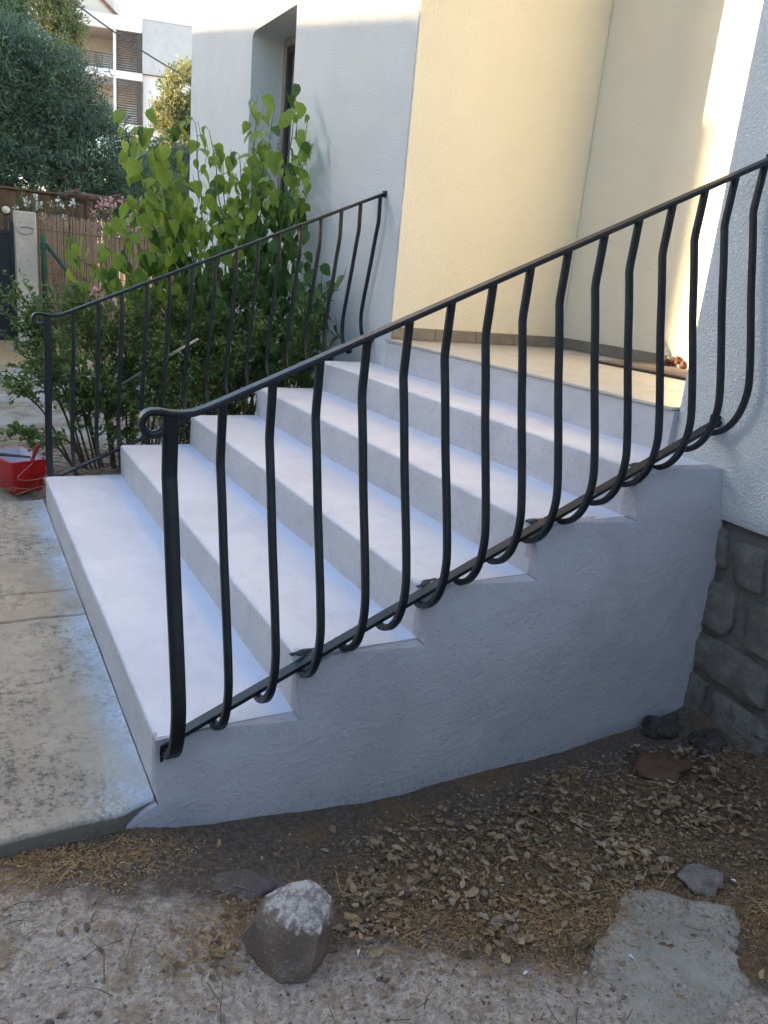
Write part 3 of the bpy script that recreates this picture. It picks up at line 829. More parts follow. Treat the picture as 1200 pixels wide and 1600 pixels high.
LM = [mesh('leaf', *leaf_geo(1, 1, .3, .35), ['leaf_big'], smooth=True), mesh('leaf', *leaf_geo(1, .9, .5, .6), ['leaf_big'], smooth=True), mesh('leaf', *leaf_geo(1, 1.0, .2, .2), ['leaf_big'], smooth=True)]
LD = []
for a in LM:
    c = a.copy(); c.materials[0] = MAT['leaf_deep']; LD.append(c)
stems = MB()
bases = [Vector((1.38, 3.72, 0)), Vector((1.45, 3.66, 0)), Vector((1.30, 3.78, 0)), Vector((1.52, 3.60, 0))]
tips = [((.607,3.6,1.96),9),((.72,3.7,2.06),8),((1.142,4.0,2.21),7),((1.28,4.15,2.20),6),((1.386,4.15,2.02),6),((1.597,4.1,2.42),7),((1.68,3.95,2.36),8),((1.748,3.7,2.50),13),
        ((1.775,3.55,2.30),12),((1.745,3.5,2.05),10),((1.70,3.4,1.82),9),((.268,3.5,1.30),9),((.45,3.45,1.36),9),((.606,3.5,1.62),9),((.54,3.4,1.50),8),((.80,3.6,1.60),9),
        ((.883,3.7,1.90),8),((.74,3.5,1.72),8),((1.05,3.8,1.80),7),((1.46,4.0,2.05),8),((1.62,3.85,2.18),10),((1.60,3.7,1.88),9),((1.35,3.85,1.68),7),((1.20,3.75,1.48),8),
        ((1.60,3.5,1.55),8),((1.68,3.3,1.42),7),((1.69,3.05,1.35),5),((1.72,2.97,1.26),4),((1.68,2.92,1.10),3),((.95,3.5,1.35),8),((.75,3.4,1.28),7),((1.40,3.45,1.30),7),((1.1,3.45,1.15),6),((1.52,3.35,1.12),7)]
nleaf = 0
for q, (tp, nl) in enumerate(tips):
    tp = Vector(tp); b0 = bases[q % 4].copy()
    hh = tp.z
    ar = .11 if tp.x < 1.0 else .02
    m1 = b0.lerp(tp, .35)+Vector((0, 0, ar*hh)); m2 = b0.lerp(tp, .72)+Vector((0, 0, ar*hh))
    pl = catmull([b0, m1, m2, tp], 8)
    for v in pl[2:-1]: v += Vector((nz(v.x, v.z, q, 5), nz(v.y, v.z, q+9, 5), 0))*.02
    stems.tube(pl, [.011*(1-.8*i/len(pl)) for i in range(len(pl))], 5)
    for k in range(nl):
        f = 1-.052*k*(1+.25*rs.random()) if k else 1.0
        f = max(.42, f); idx = f*(len(pl)-1); i0 = min(int(idx), len(pl)-2); p = pl[i0].lerp(pl[i0+1], idx-i0)
        tg = (pl[i0+1]-pl[i0]).normalized()
        side = tg.cross(Vector((0, 0, 1))).normalized()*(1 if k % 2 else -1)
        d = side*rs.uniform(.2, .9)+tg*rs.uniform(-.1, .5)+Vector((rs.uniform(-.4, .4), rs.uniform(-.5, .3), -rs.uniform(.35, 1.3)))
        d.normalize()
        pet = p+(side*.025+tg*.01+Vector((0, 0, .008)))
        if pet.x > XF-.07: pet.x = XF-.07
        if (pet+d*.12).x > XF-.015: d.x = -abs(d.x)*.3; d.normalize()
        nr = Vector((-.4+rs.uniform(-.9, .8), -.4+rs.uniform(-.9, .8), 1.0))
        L = rs.uniform(.075, .138)*(1 if k else .7)
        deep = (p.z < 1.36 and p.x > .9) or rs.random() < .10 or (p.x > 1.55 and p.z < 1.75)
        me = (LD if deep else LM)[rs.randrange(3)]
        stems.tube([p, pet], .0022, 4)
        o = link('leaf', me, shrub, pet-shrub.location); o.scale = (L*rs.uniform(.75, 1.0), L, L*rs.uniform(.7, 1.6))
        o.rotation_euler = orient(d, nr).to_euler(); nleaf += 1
ex = MB()
for q, (tp, nl) in enumerate(tips):
    tp = Vector(tp); b0 = bases[q % 4]
    for k in range(26):
        c = b0.lerp(tp, rs.uniform(.5, 1.0))+Vector((rs.gauss(0, .09), rs.gauss(0, .10), (.07 if tp.x < 1.0 else -.02)*tp.z+rs.gauss(0, .06)))
        if c.x > XF-.09: c.x = XF-.09-rs.random()*.1
        d = Vector((rs.uniform(-.6, .5), rs.uniform(-.6, .3), -rs.uniform(.3, 1.0))).normalized(); L = rs.uniform(.06, .115)
        if (c+d*L).x > XF-.02: d.x = -abs(d.x)
        M_ = orient(d, Vector((-.4+rs.uniform(-1, .9), -.3+rs.uniform(-1, .9), .9)))
        V_, F_ = leaf_geo(L, L*rs.uniform(.65, .9), rs.uniform(.1, .45), rs.uniform(.15, .6))
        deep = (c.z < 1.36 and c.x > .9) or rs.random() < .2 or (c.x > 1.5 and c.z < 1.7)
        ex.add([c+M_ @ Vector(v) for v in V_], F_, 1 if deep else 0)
        stems.tube([c, c-d*.03+Vector((0, .02, .03))], .002, 3, cap=False)
tag(ex.build('inner_leaves', ['leaf_big', 'leaf_deep'], shrub, True), kind='stuff')
stems.build('branches', 'stem_green', shrub, True)

def small_leaf(mb, p, d, nrm, L, Wd, m):
    M_ = orient(d, nrm)
    for_v = [(0, 0, 0), (-Wd*.5, L*.45, L*.07), (0, L*.5, 0), (Wd*.5, L*.45, L*.07), (0, L, -L*.1)]
    mb.add([p+M_ @ Vector(v) for v in for_v], [(0, 2, 1), (0, 3, 2), (1, 2, 4), (2, 3, 4)], m)
def rdir(r_, up=0.0):
    v = Vector((r_.gauss(0, 1), r_.gauss(0, 1), r_.gauss(0, 1)+up)); return v.normalized()
bush = thing('low_shrub', 'low dense shrub with small dark leaves behind the far railing', 'shrub', (.6, 3.4, 0))
fol = MB(); tw = MB()
clumps = [((.037,3.6,.97),.17),((.202,3.3,.93),.20),((.364,3.2,.86),.20),((.547,3.25,.85),.22),((.032,3.15,.60),.17),((.202,3.15,.57),.20),((.396,3.2,.55),.22),((.605,3.3,.55),.22),
          ((.826,3.4,.66),.25),((.997,3.4,.53),.24),((-.109,3.05,.56),.12),((-.089,3.0,.26),.10),((.05,2.95,.24),.08),((1.149,3.5,.75),.26),((1.343,3.4,.70),.26),((1.452,3.25,.72),.22),
          ((.782,3.4,.98),.22),((1.257,3.6,1.05),.26),((1.418,3.4,1.0),.22),((.35,3.3,1.02),.16),((.25,3.2,.40),.16),((.5,3.3,.38),.16),((1.0,3.3,.95),.2),((.62,3.3,1.0),.18),((.0,3.5,.85),.14),((1.3,3.3,.45),.2),((.1,3.45,.75),.18),((.9,3.5,.35),.2),((.35,3.0,.55),.16),((.55,2.95,.45),.15),((.75,2.95,.55),.17),((.95,2.95,.6),.17),((.15,2.95,.75),.14),((.7,3.0,.8),.16),((1.15,3.0,.75),.18),((1.3,2.95,.9),.16),((.45,3.0,.25),.12),((.8,3.0,.3),.13),((1.05,3.0,.4),.15)]
rootp = Vector((.65, 3.45, 0))
for ci, (c, rad) in enumerate(clumps):
    c = Vector(c); b0 = Vector((.3+.5*c.x, 3.35+.1*nz(ci, 0, 0, 3), -.02))
    mid = b0.lerp(c, .5)+Vector((.05*nz(ci, 1), .05, .10))
    ln = catmull([b0, mid, c], 5)
    tw.tube(ln, [.008*(1-.6*i/len(ln)) for i in range(len(ln))], 5)
    for k in range(int(22*(rad/.2)**2)+5):
        d = rdir(rs, .35); e = c+d*rad*rs.uniform(.7, 1.25); s0 = ln[rs.randrange(5, len(ln))]+rdir(rs)*.02
        s1 = s0.lerp(e, .5)+Vector((0, 0, .03)); tl = catmull([s0, s1, e], 4)
        tw.tube(tl, .0018, 3, cap=False)
        for j in range(2, len(tl)):
            for r_ in range(3):
                p = tl[j]+rdir(rs)*.012
                ld = (tl[j]-tl[j-1]).normalized()*.5+rdir(rs)*.9
                small_leaf(fol, p, ld, rdir(rs, 1.2), rs.uniform(.026, .046), rs.uniform(.014, .022), 1 if rs.random() < .16 else 0)
o = fol.build('foliage', ['leaf_small', 'leaf_pale'], bush); tag(o, kind='stuff')
o = tw.build('twigs', 'twig', bush); tag(o, kind='stuff')

weed = thing('willow_leaved_plant', 'narrow leaved pale green plant at the house wall beside the top steps', 'plant', (1.62, 3.0, 0))
fol = MB(); tw = MB()
for k in range(46):
    e = Vector((rs.uniform(1.42, 1.76), rs.uniform(2.78, 3.3), rs.uniform(.62, 1.22))); b0 = Vector((1.6+rs.uniform(-.1, .1), 3.0+rs.uniform(-.12, .12), .0))
    ln = catmull([b0, b0.lerp(e, .6)+Vector((0, 0, .15)), e], 6); tw.tube(ln, .003, 4)
    for j in range(4, len(ln)):
        for r_ in range(3):
            d = (ln[j]-ln[j-1]).normalized()*.6+rdir(rs)*.7
            if ln[j].x+d.x*.09 > XF-.02: d.x = -abs(d.x)
            small_leaf(fol, ln[j], d, rdir(rs, 1), rs.uniform(.05, .085), rs.uniform(.010, .016), 1 if rs.random() < .5 else 0)
tag(fol.build('foliage', ['leaf_small', 'leaf_pale'], weed), kind='stuff'); tag(tw.build('stems', 'stem_green', weed), kind='stuff')

grass = MB()
for k in range(130):
    b0 = Vector((rs.uniform(.75, 1.35), rs.uniform(3.0, 3.4), 0)); a = rs.uniform(0, 6.28); ln_ = rs.uniform(.35, .75)
    tip = b0+Vector((math.cos(a)*ln_*.75, math.sin(a)*ln_*.4, ln_*rs.uniform(.45, 1.0)))
    grass.tube(catmull([b0, b0.lerp(tip, .5)+Vector((0, 0, .22*ln_)), tip], 5), [.0035-.0004*i*.6 for i in range(11)], 3, 1 if rs.random() < .55 else 0, cap=False)
o = grass.build('long_grass', ['stem_green', 'straw']); tag(o, 'long dry and green grass blades among the shrubs behind the railing', 'grass', kind='stuff')
lit = MB()
for k in range(900):
    x, y = rs.uniform(-.3, 1.7), rs.uniform(2.65, 3.9); a = rs.uniform(0, 6.28); L = rs.uniform(.05, .22)
    p = Vector((x, y, gz(x, y)+rs.uniform(.002, .03))); d = Vector((math.cos(a), math.sin(a), rs.uniform(-.1, .35)))
    lit.tube([p, p+d*L*.5+Vector((0, 0, .01)), p+d*L], [.0025, .002, .001], 3, rs.randrange(2), cap=False)
o = lit.build('twig_litter', ['twig', 'straw']); tag(o, 'dry twigs and straw on the ground under the shrubs', 'litter', kind='stuff')
mb = MB(); mb.tube([(.46, 3.18, .53), (.644, 3.1, .673), (.80, 3.07, .78), (.935, 3.05, .867)], [.006, .008, .009, .008], 6)
o = mb.build('cane', 'pale_stick', None, True, (.7, 3.1, .7)); tag(o, 'pale straight cane leaning through the shrub behind the far railing', 'cane')

# ================================================================== BOUNDARY
def rough_box(mb, x0, x1, y0, y1, z0, z1): mb.box(x0, x1, y0, y1, z0, z1)
gp = thing('gate_post', 'square beige concrete gate post beside the dark metal gate', 'post', (.53, 9.9, 0))
mb = MB(); mb.box(.405, .66, 9.78, 10.03, -.1, 1.70); bevel(mb.build('shaft', 'post', gp), .015)
mb = MB(); mb.tube([(.42, 9.772, 1.50), (.45, 9.765, 1.44), (.53, 9.76, 1.42), (.61, 9.765, 1.45), (.62, 9.772, 1.50), (.55, 9.765, 1.52), (.47, 9.765, 1.50)], .006, 5)
mb.build('wire_loop', 'wire', gp, True)
gt = thing('metal_gate', 'dark blue black sheet metal gate at the left edge', 'gate', (-.6, 9.86, 0))
mb = MB(); mb.box(-1.6, .385, 9.86, 9.87, .06, 1.42); mb.build('sheet', 'gate', gt)
mb = MB()
for a in (.06, .70, 1.40): mb.box(-1.6, .39, 9.84, 9.895, a, a+.05)
mb.box(.34, .395, 9.835, 9.90, .03, 1.56); bevel(mb.build('frame', 'gate', gt), .004)
for i in range(14):
    mb = MB(); x = .28-.13*i; mb.box(x, x+.018, 9.858, 9.876, 1.45, 1.66); mb.build('spike', 'gate', gt)
rf = thing('reed_fence', 'brown reed screen fence between gate post and house', 'fence', (2.2, 10.0, 0))
mb = MB(); rr = random.Random(3); x = .67
while x < 5.2:
    w_ = rr.uniform(.006, .011); top = 1.70-.018*(x-.67)+rr.uniform(-.05, .02)
    y = 9.98+rr.uniform(-.008, .008); dx = rr.uniform(-.012, .012)
    mb.tube([(x, y, -.03), (x+dx, y-.004, .8), (x+dx*1.4, y, top)], w_*.55, 4, cap=False); x += w_*.95
tag(mb.build('reeds', 'reed', rf), kind='stuff')
for z in (.35, .95, 1.5):
    mb = MB(); mb.tube([(.67, 9.965, z), (2.5, 9.966, z-.01), (5.2, 9.965, z-.03)], .004, 5); mb.build('binding_wire', 'twig', rf)
gf = thing('green_post', 'dark green round metal post with diagonal brace in front of the reed fence', 'post', (.72, 9.62, 0))
mb = MB(); mb.tube([(.715, 9.62, -.05), (.718, 9.62, 1.40), (.718, 9.62, 1.44)], [.034, .034, .02], 10); mb.build('upright', 'green_post', gf, True)
mb = MB(); mb.tube([(.74, 9.62, 1.33), (1.17, 9.62, .80), (1.80, 9.62, -.02)], .024, 8); mb.build('brace', 'green_post', gf, True)
mb = MB(); mb.box(.67, .77, 9.585, 9.655, 1.26, 1.33); mb.build('collar', 'green_post', gf)
lp = thing('gate_lamp', 'small round lamp on a short stem above the dark gate', 'lamp', (.33, 10.1, 1.4))
mb = MB(); mb.tube([(.33, 10.1, 1.30), (.33, 10.1, 1.62)], .014, 6); mb.build('stem', 'gate', lp, True)
mb = MB(); mb.tube([(.33, 10.13, 1.70), (.33, 10.11, 1.70), (.33, 10.08, 1.70)], [.05, .065, .065], 14); mb.build('rim', 'gate', lp, True)
mb = MB(); mb.tube([(.33, 10.08, 1.70), (.33, 10.065, 1.70)], [.052, .04], 14); mb.build('lens', 'lamp_glass', lp, True)
mb = MB(); mb.tube([(.42, 14.2, -.05), (.42, 14.2, 2.2), (.44, 14.2, 3.1)], [.05, .045, .03], 10)
o = mb.build('white_pole', 'white_pole', None, True, (.42, 14.2, 0)); tag(o, 'slim white pole at the left edge behind the gate', 'pole')
# oleanders behind the fence
for i, (cx_, cz_, rad, mt, lab) in enumerate([(1.70, 1.86, .27, 'petal', 'pink oleander in flower above the reed fence'), (2.10, 1.72, .20, 'petal', 'smaller pink oleander beside the shrub branch above the reed fence'),
                                       (.62, 1.86, .16, 'petal_white', 'white oleander flowers behind the gate post'), (1.05, 1.78, .22, 'petal_white', 'sparse pale oleander between post and pink flowers')]):
    ol = thing('oleander', lab, 'shrub', (cx_, 10.9, 0)); fol = MB(); tw = MB(); pe = MB()
    for k in range(26):
        e = Vector((cx_, 10.8, cz_))+Vector((rs.gauss(0, .5)*rad, rs.gauss(0, .5)*rad, rs.uniform(-.9, .75)*rad)); b0 = Vector((cx_+rs.uniform(-.1, .1), 10.9, -.05))
        ln = catmull([b0, b0.lerp(e, .55)+Vector((rs.uniform(-.05, .05), 0, .1)), e], 6); tw.tube(ln, .006, 4)
        for j in range(4, len(ln)):
            for r_ in range(2): small_leaf(fol, ln[j], (ln[j]-ln[j-1]).normalized()+rdir(rs)*.8, rdir(rs, 1), rs.uniform(.07, .12), .018, 0)
        if rs.random() < (.75 if i < 2 else .4):
            for r_ in range(8): small_leaf(pe, e+rdir(rs)*.035, rdir(rs, .4), rdir(rs, 1), .05, .045, 0)
    tag(fol.build('foliage', 'leaf_small', ol), kind='stuff'); tag(tw.build('stems', 'twig', ol), kind='stuff'); tag(pe.build('flowers', mt, ol), kind='stuff')
rose = thing('rose', 'single pink bloom on a stem in front of the green brace', 'flower', (.62, 5.0, 0))
mb = MB(); mb.tube(catmull([(.70, 5.0, 0), (.66, 5.0, .5), (.631, 5.0, .97)], 5), .005, 5); mb.build('stem', 'stem_green', rose)
pe = MB()
for k in range(30): small_leaf(pe, Vector((.63, 5.0, 1.0))+rdir(rs)*.018, rdir(rs, .5), rdir(rs, 1), .04, .04, 0)
tag(pe.build('petals', 'petal', rose), kind='stuff')
# shed wall and timber pergola in the shade of the trees
sh = thing('shed', 'orange brown timber shed half hidden behind fence and trees', 'shed', (.8, 13.8, 0))
for i in range(22):
    mb = MB(); x = -.8+.125*i; mb.box(x, x+.12, 13.2+.004*(i % 3), 13.24, -.1, 2.12-.01*(i % 2)); mb.build('board', 'shed', sh)
mb = MB(); mb.box(-.8, 1.95, 13.25, 15.0, -.1, 2.10); mb.build('body', 'wood', sh)
mb = MB(); mb.box(-.95, 2.05, 13.15, 15.2, 2.125, 2.16); mb.build('roof', 'wood', sh)
pg = thing('pergola', 'weathered timber pergola frame under the dark tree', 'pergola', (2.6, 12.4, 0))
for i, x in enumerate((1.62, 2.75, 3.9, 5.0)):
    mb = MB(); mb.tube([(x, 12.0, -.05), (x+.02, 12.0, 2.02)], .05, 8); mb.build('post', 'wood', pg)
    mb = MB(); mb.tube([(x, 13.0, -.05), (x+.02, 13.0, 2.02)], .05, 8); mb.build('post', 'wood', pg)
for y, z in ((12.0, 2.07), (13.0, 2.09)):
    mb = MB(); mb.tube([(1.3, y, z+.03), (2.6, y, z), (5.3, y, z-.06)], .048, 8); mb.build('beam', 'wood', pg)
for i in range(7):
    mb = MB(); x = 1.45+.6*i; mb.tube([(x, 11.75, 2.15), (x+.03, 13.3, 2.17)], .032, 6); mb.build('rafter', 'wood', pg)

# ================================================================== TREES BEHIND
def tree(name, label, base, ells, nl, mats, L, Wd, seed, up_=.3, droop=0.0, trunk_r=.16, lightmat=None):
    r_ = random.Random(seed); t = thing(name, label, 'tree', base, 'trees beyond the fence'); B = Vector(base); fol = MB(); tr = MB()
    top = Vector((sum(e[0][0] for e in ells)/len(ells), sum(e[0][1] for e in ells)/len(ells), max(e[0][2] for e in ells)))
    ln = catmull([B-Vector((0, 0, .1)), B.lerp(top, .4)+Vector((.15, 0, 0)), top], 6)
    tr.tube(ln, [trunk_r*(1-.7*i/len(ln)) for i in range(len(ln))], 9)
    vol = sum(e[1][0]*e[1][1]*e[1][2] for e in ells)
    for c, rad in ells:
        c = Vector(c); s0 = ln[len(ln)//2]
        tr.tube(catmull([s0, s0.lerp(c, .6)+Vector((0, 0, .1)), c], 5), [trunk_r*.4*(1-.12*i/2) for i in range(11)], 6)
        n = int(nl*rad[0]*rad[1]*rad[2]/vol)
        # leaf sprays: short shoots scattered through the outer shell
        ns = max(8, n//22)
        for k in range(ns):
            d = rdir(r_); f = r_.uniform(.45, 1.05)**.6
            p = c+Vector((d.x*rad[0], d.y*rad[1], d.z*rad[2]))*f*(1+.22*noise.noise(d*2.2+Vector((seed, 0, 0))))
            sd = (d*.7+Vector((0, 0, up_))+rdir(r_)*.6).normalized()
            tr.tube([p-sd*.18, p+sd*.12], .006, 3, cap=False)
            gx = 1 if (lightmat and r_.random() < lightmat) else 0
            for j in range(22):
                q = p+sd*r_.uniform(-.15, .22)+rdir(r_)*.10
                ld = (sd*.8+rdir(r_)*.8+Vector((0, 0, -droop))).normalized(); l_ = L*r_.uniform(.7, 1.3)
                w = Wd*r_.uniform(.8, 1.2); sdv = ld.cross(rdir(r_)).normalized()*w*.5
                fol.add([q-sdv*.3, q+ld*l_*.5-sdv, q+ld*l_, q+ld*l_*.5+sdv], [(0, 1, 2, 3)], gx)
    tag(fol.build('crown', mats, t), kind='stuff'); tr.build('trunk', 'bark', t, True)
    return t
tree('feathery_tree', 'large dark feathery evergreen behind the reed fence', (1.3, 17, 0),
     [((.4, 17, 4.0), (1.5, 1.3, 1.45)), ((1.5, 17, 3.9), (1.2, 1.1, 1.35)), ((2.4, 16.8, 3.1), (1.0, 1.0, 1.0)), ((3.05, 16.8, 2.65), (.75, .9, .75)), ((1.6, 16.2, 2.6), (1.7, .8, .7)), ((.2, 16.4, 2.7), (1.2, .8, .7)), ((3.9, 16.9, 2.35), (.8, .7, .6))],
     90000, ['tree_dark', 'tree_mid'],   .13, .021, 1, .35, .1, .2, .2)
tree('grey_leaved_tree', 'pale silvery tree crown catching the sun, top left', (2.2, 24, 0), [((2.15, 24, 6.7), (1.05, 1.0, 1.25)), ((2.7, 24, 7.3), (.6, .7, .8)), ((1.9, 24, 5.4), (1.0, 1.0, .9))], 20000, ['tree_olive', 'tree_mid'], .14, .04, 2, .3, 0, .15, .25)
tree('dark_corner_tree', 'dark tree crown in the top left corner', (.6, 20, 0), [((.75, 20, 6.0), (.75, .8, 1.1)), ((.35, 20, 4.8), (.8, .8, 1.0))], 20000, ['tree_dark', 'tree_mid'], .13, .04, 3, .3, 0, .15, .2)
tree('sunlit_tree', 'yellow green tree beside the house corner in front of the apartments', (6.6, 26, 0), [((6.75, 26, 6.2), (.75, .8, .95)), ((6.2, 26, 5.6), (.55, .6, .6)), ((6.9, 26, 5.0), (1.0, .9, .9)), ((6.8, 26, 3.9), (1.1, .9, .9))], 26000, ['tree_olive', 'tree_mid'], .12, .05, 4, .3, 0, .15, .3)
tree('broadleaf_tree', 'dark green broadleaf tree low behind the pergola', (4.8, 19, 0), [((4.6, 19, 2.6), (1.3, 1.0, 1.2)), ((5.6, 19, 2.9), (1.2, 1.0, 1.2)), ((3.9, 19, 1.8), (1.0, .8, .9))], 22000, ['tree_dark', 'tree_mid'], .12, .045, 5, .3, 0, .13, .25)

# ================================================================== APARTMENT BLOCK
AO = Vector((10.89, 62.38, 0)); AU = Vector((.956, -.292, 0)); AN = Vector((.292, .956, 0))
ap = thing('apartment_block', 'white modern apartment block with louvred balcony screens behind the trees', 'building', AO)
def fb(mb, u0, u1, o0, o1, z0, z1):
    c = [(u0,o0,z0),(u1,o0,z0),(u1,o1,z0),(u0,o1,z0),(u0,o0,z1),(u1,o0,z1),(u1,o1,z1),(u0,o1,z1)]
    mb.add([AO+AU*a+AN*b+Vector((0, 0, z)) for a, b, z in c], [(0,3,2,1),(4,5,6,7),(0,1,5,4),(1,2,6,5),(2,3,7,6),(3,0,4,7)])
def ab(name, mat_, u0, u1, o0, o1, z0, z1, parent=None):
    mb = MB(); fb(mb, u0, u1, o0, o1, z0, z1); return mb.build(name, mat_, parent or ap)
ab('wall', 'bld_grey', 1.92, 9.0, .05, 10, 13.55, 16.95)
ab('coping', 'bld', 1.90, 9.05, 0.0, 10.05, 16.96, 17.1)
ab('wall', 'bld', 1.95, 9.0, .35, 10, 0, 13.5)
ab('parapet', 'bld', -3.65, 1.89, 0, .25, 16.05, 16.95)
ab('balcony_ceiling', 'bld_sunlit', -3.6, 1.88, .26, 4.0, 16.1, 16.3)
ab('balcony_slab', 'bld', -3.7, 1.93, 0, 3.4, 13.0, 13.5)
ab('balcony_slab', 'bld', -3.7, 1.93, 0, 3.4, 9.6, 10.1)
ab('balcony_wall', 'bld_sunlit', -3.6, 1.9, 3.42, 3.6, 10.1, 16.09)
ab('pillar', 'bld', -.06, .14, .05, .25, 13.51, 16.04)
ab('pillar', 'bld', -.06, .14, .05, .25, 10.11, 12.99)
ab('side_wall', 'bld', -4.4, -3.62, -.2, 6, 0, 18.4)
ab('sunlit_wall_patch', 'bld', -1.2, -.05, 3.3, 3.40, 13.6, 15.2)  # pale panel added for the sunlit part of the balcony wall
wdw = ab('window', 'frame_dark', -3.2, -2.7, 3.3, 3.41, 14.0, 15.6); ab('pane', 'glass', -3.12, -2.78, 3.27, 3.295, 14.1, 15.5, wdw)
up1 = ab('upper_storey', 'bld_sunlit', -4.0, -.5, 4.1, 10, 16.3, 19.4)
mb = MB(); V = [AO+AU*a+AN*b+Vector((0, 0, z)) for b in (3.9, 10.2) for a, z in ((-4.5, 21.2), (.45, 17.2), (.45, 17.45), (-4.5, 21.45))]
mb.add(V, [(0, 1, 2, 3), (7, 6, 5, 4), (0, 4, 5, 1), (1, 5, 6, 2), (2, 6, 7, 3), (3, 7, 4, 0)]); mb.build('roof', 'roof', ap)
mb = MB(); V = [AO+AU*a+AN*4.08+Vector((0, 0, z)) for a, z in ((-4.0, 19.4), (-.5, 19.4), (-.5, 17.9), (.3, 17.25), (.3, 16.4), (-.5, 16.4), (-.5, 17.9), (-4.0, 20.7))]
mb.add([AO+AU*a+AN*4.08+Vector((0, 0, z)) for a, z in ((-4.0, 16.4), (.3, 16.4), (.3, 17.2), (-4.0, 20.7))], [(0, 1, 2, 3)]); mb.build('gable_wall', 'bld_sunlit', ap)
w2 = ab('window', 'frame_dark', -3.4, -3.05, 4.0, 4.07, 16.8, 18.2); ab('pane', 'glass', -3.36, -3.09, 3.97, 3.995, 16.85, 18.15, w2)
slat = None
def slat_screen(u0, u1, z0, z1, n):
    s_ = ab('screen_frame', 'louvre', u0, u0+.07, .02, .10, z0, z1); ab('frame_side', 'louvre', u1-.30, u1, .02, .10, z0, z1, s_)
    mb = MB(); fb(mb, 0, u1-u0-.02, -.03, .03, -.035, .035)
    me = mesh('slat', [v-AO for v in mb.V], mb.F, 'louvre')
    for i in range(n):
        z = z0+(z1-z0)*(i+.5)/n
        o = link('slat', me, s_, AU*(u0+.01)+AN*.14+Vector((0, 0, z)))
slat_screen(.16, 1.86, 13.52, 16.03, 17)
slat_screen(.16, 1.86, 10.12, 12.98, 18)
def bright(z0, z1): ab('balcony_panel', 'bld', .42, 1.52, 3.3, 3.40, z0, z1)
bright(13.6, 15.0); bright(10.2, 11.9)
br = ab('balustrade', 'louvre', -3.6, -.07, .08, .14, 14.42, 14.50)
mb = MB(); fb(mb, 0, 3.5, 0, .03, -.025, .025); me = mesh('rail', [v-AO for v in mb.V], mb.F, 'louvre')
for i in range(6): link('rail', me, br, AU*-3.59+AN*.09+Vector((0, 0, 13.65+.13*i)))
for u_ in (-3.55, -2.4, -1.25): ab('stanchion', 'louvre', u_, u_+.05, .145, .19, 13.51, 14.41, br)
mb = MB(); P_ = [Vector((1.2, 21.0, 7.72)).lerp(Vector((7.5, 24, 6.05)), i/14)-Vector((0, 0, .25*math.sin(math.pi*i/14))) for i in range(15)]
mb.tube(P_, .022, 5); o = mb.build('overhead_cable', 'cable', None, True, P_[0]); tag(o, 'sagging overhead cable crossing in front of the apartment block', 'cable')

# ================================================================== BUCKET
bk = thing('paint_bucket', 'red plastic painter bucket splashed with white paint beside the bottom step', 'bucket', (-.16, 2.95, -.005))
ea = Vector((.92, .39, 0)); eb = Vector((-.39, .92, 0)); c0 = Vector((-.135, 2.815, 0))+ea*.085+eb*.135; zg = -.005
def ringrect(a, b, z, r=.03, n=4):
    r *= .6
    P_ = []
    for sx, sy, a0 in ((1, 1, 0), (-1, 1, 90), (-1, -1, 180), (1, -1, 270)):
        for i in range(n+1):
            t = R(a0+90*i/n); P_.append(c0+ea*(sx*(a-r)+r*math.cos(t))+eb*(sy*(b-r)+r*math.sin(t))+Vector((0, 0, zg+z)))
    return P_
rings = [ringrect(.078, .130, .0, .022), ringrect(.084, .136, .006, .028), ringrect(.095, .148, .085, .03), ringrect(.097, .150, .088, .03), ringrect(.108, .162, .178, .032), ringrect(.120, .174, .184, .036), ringrect(.121, .175, .190, .036), ringrect(.106, .160, .190, .03), ringrect(.104, .158, .176, .03), ringrect(.093, .146, .080, .028)]
k = len(rings[0]); V = [p for r_ in rings for p in r_]
F = [(i*k+j, i*k+(j+1) % k, (i+1)*k+(j+1) % k, (i+1)*k+j) for i in range(len(rings)-1) for j in range(k)]+[tuple(range(k))[::-1]]
mi = [0 if i < 7 else 1 for i in range(len(rings)-1) for j in range(k)]+[0]
o = part('tub', V, F, ['red', 'wet_paint'], bk, mi, True); fixn(o); o.modifiers.new('es', 'EDGE_SPLIT').split_angle = R(45)
V = ringrect(.096, .150, .11, .028); part('paint', V, [tuple(range(len(V)))], 'wet_paint', bk)
mb = MB(); P_ = catmull([c0+ea*.0-eb*.178+Vector((0, 0, zg+.178)), c0+ea*-.09-eb*.185+Vector((0, 0, zg+.11)), c0+ea*-.05-eb*.183+Vector((0, 0, zg+.088)), c0+ea*.03-eb*.180+Vector((0, 0, zg+.085)), c0+ea*.115-eb*.17+Vector((0, 0, zg+.10))], 5)
mb.tube(P_, .0022, 5); mb.build('wire_handle', 'wire', bk, True)
for i in range(9):
    a = rs.uniform(-.09, .1); z = rs.uniform(.03, .16); w_ = rs.uniform(.004, .011)
    p = c0+ea*a-eb*(.1325+.155*z)+Vector((0, 0, zg+z))
    mb = MB(); mb.add([p+ea*w_*math.cos(t)+Vector((0, 0, 1.8*w_*math.sin(t)))-eb*.0015 for t in [R(40*q) for q in range(9)]], [tuple(range(9))]); mb.build('paint_splash', 'wet_paint', bk)
br_ = thing('paint_brush', 'dark red handled paint brush standing in the red bucket', 'brush', c0+Vector((0, 0, .1)))
p0 = Vector((-.055, 2.86, .125)); p1 = Vector((-.003, 2.85, .272))
mb = MB(); mb.tube([p0.lerp(p1, t) for t in (0, .25, .5, .75, .95, 1)], [.010, .012, .009, .011, .012, .007], 8); mb.build('handle', 'dark_red', br_, True)
mb = MB(); mb.tube([p0.lerp(p1, t) for t in (-.22, -.1, .02)], [.022, .021, .013], 8); mb.build('ferrule', 'wire', br_, True)
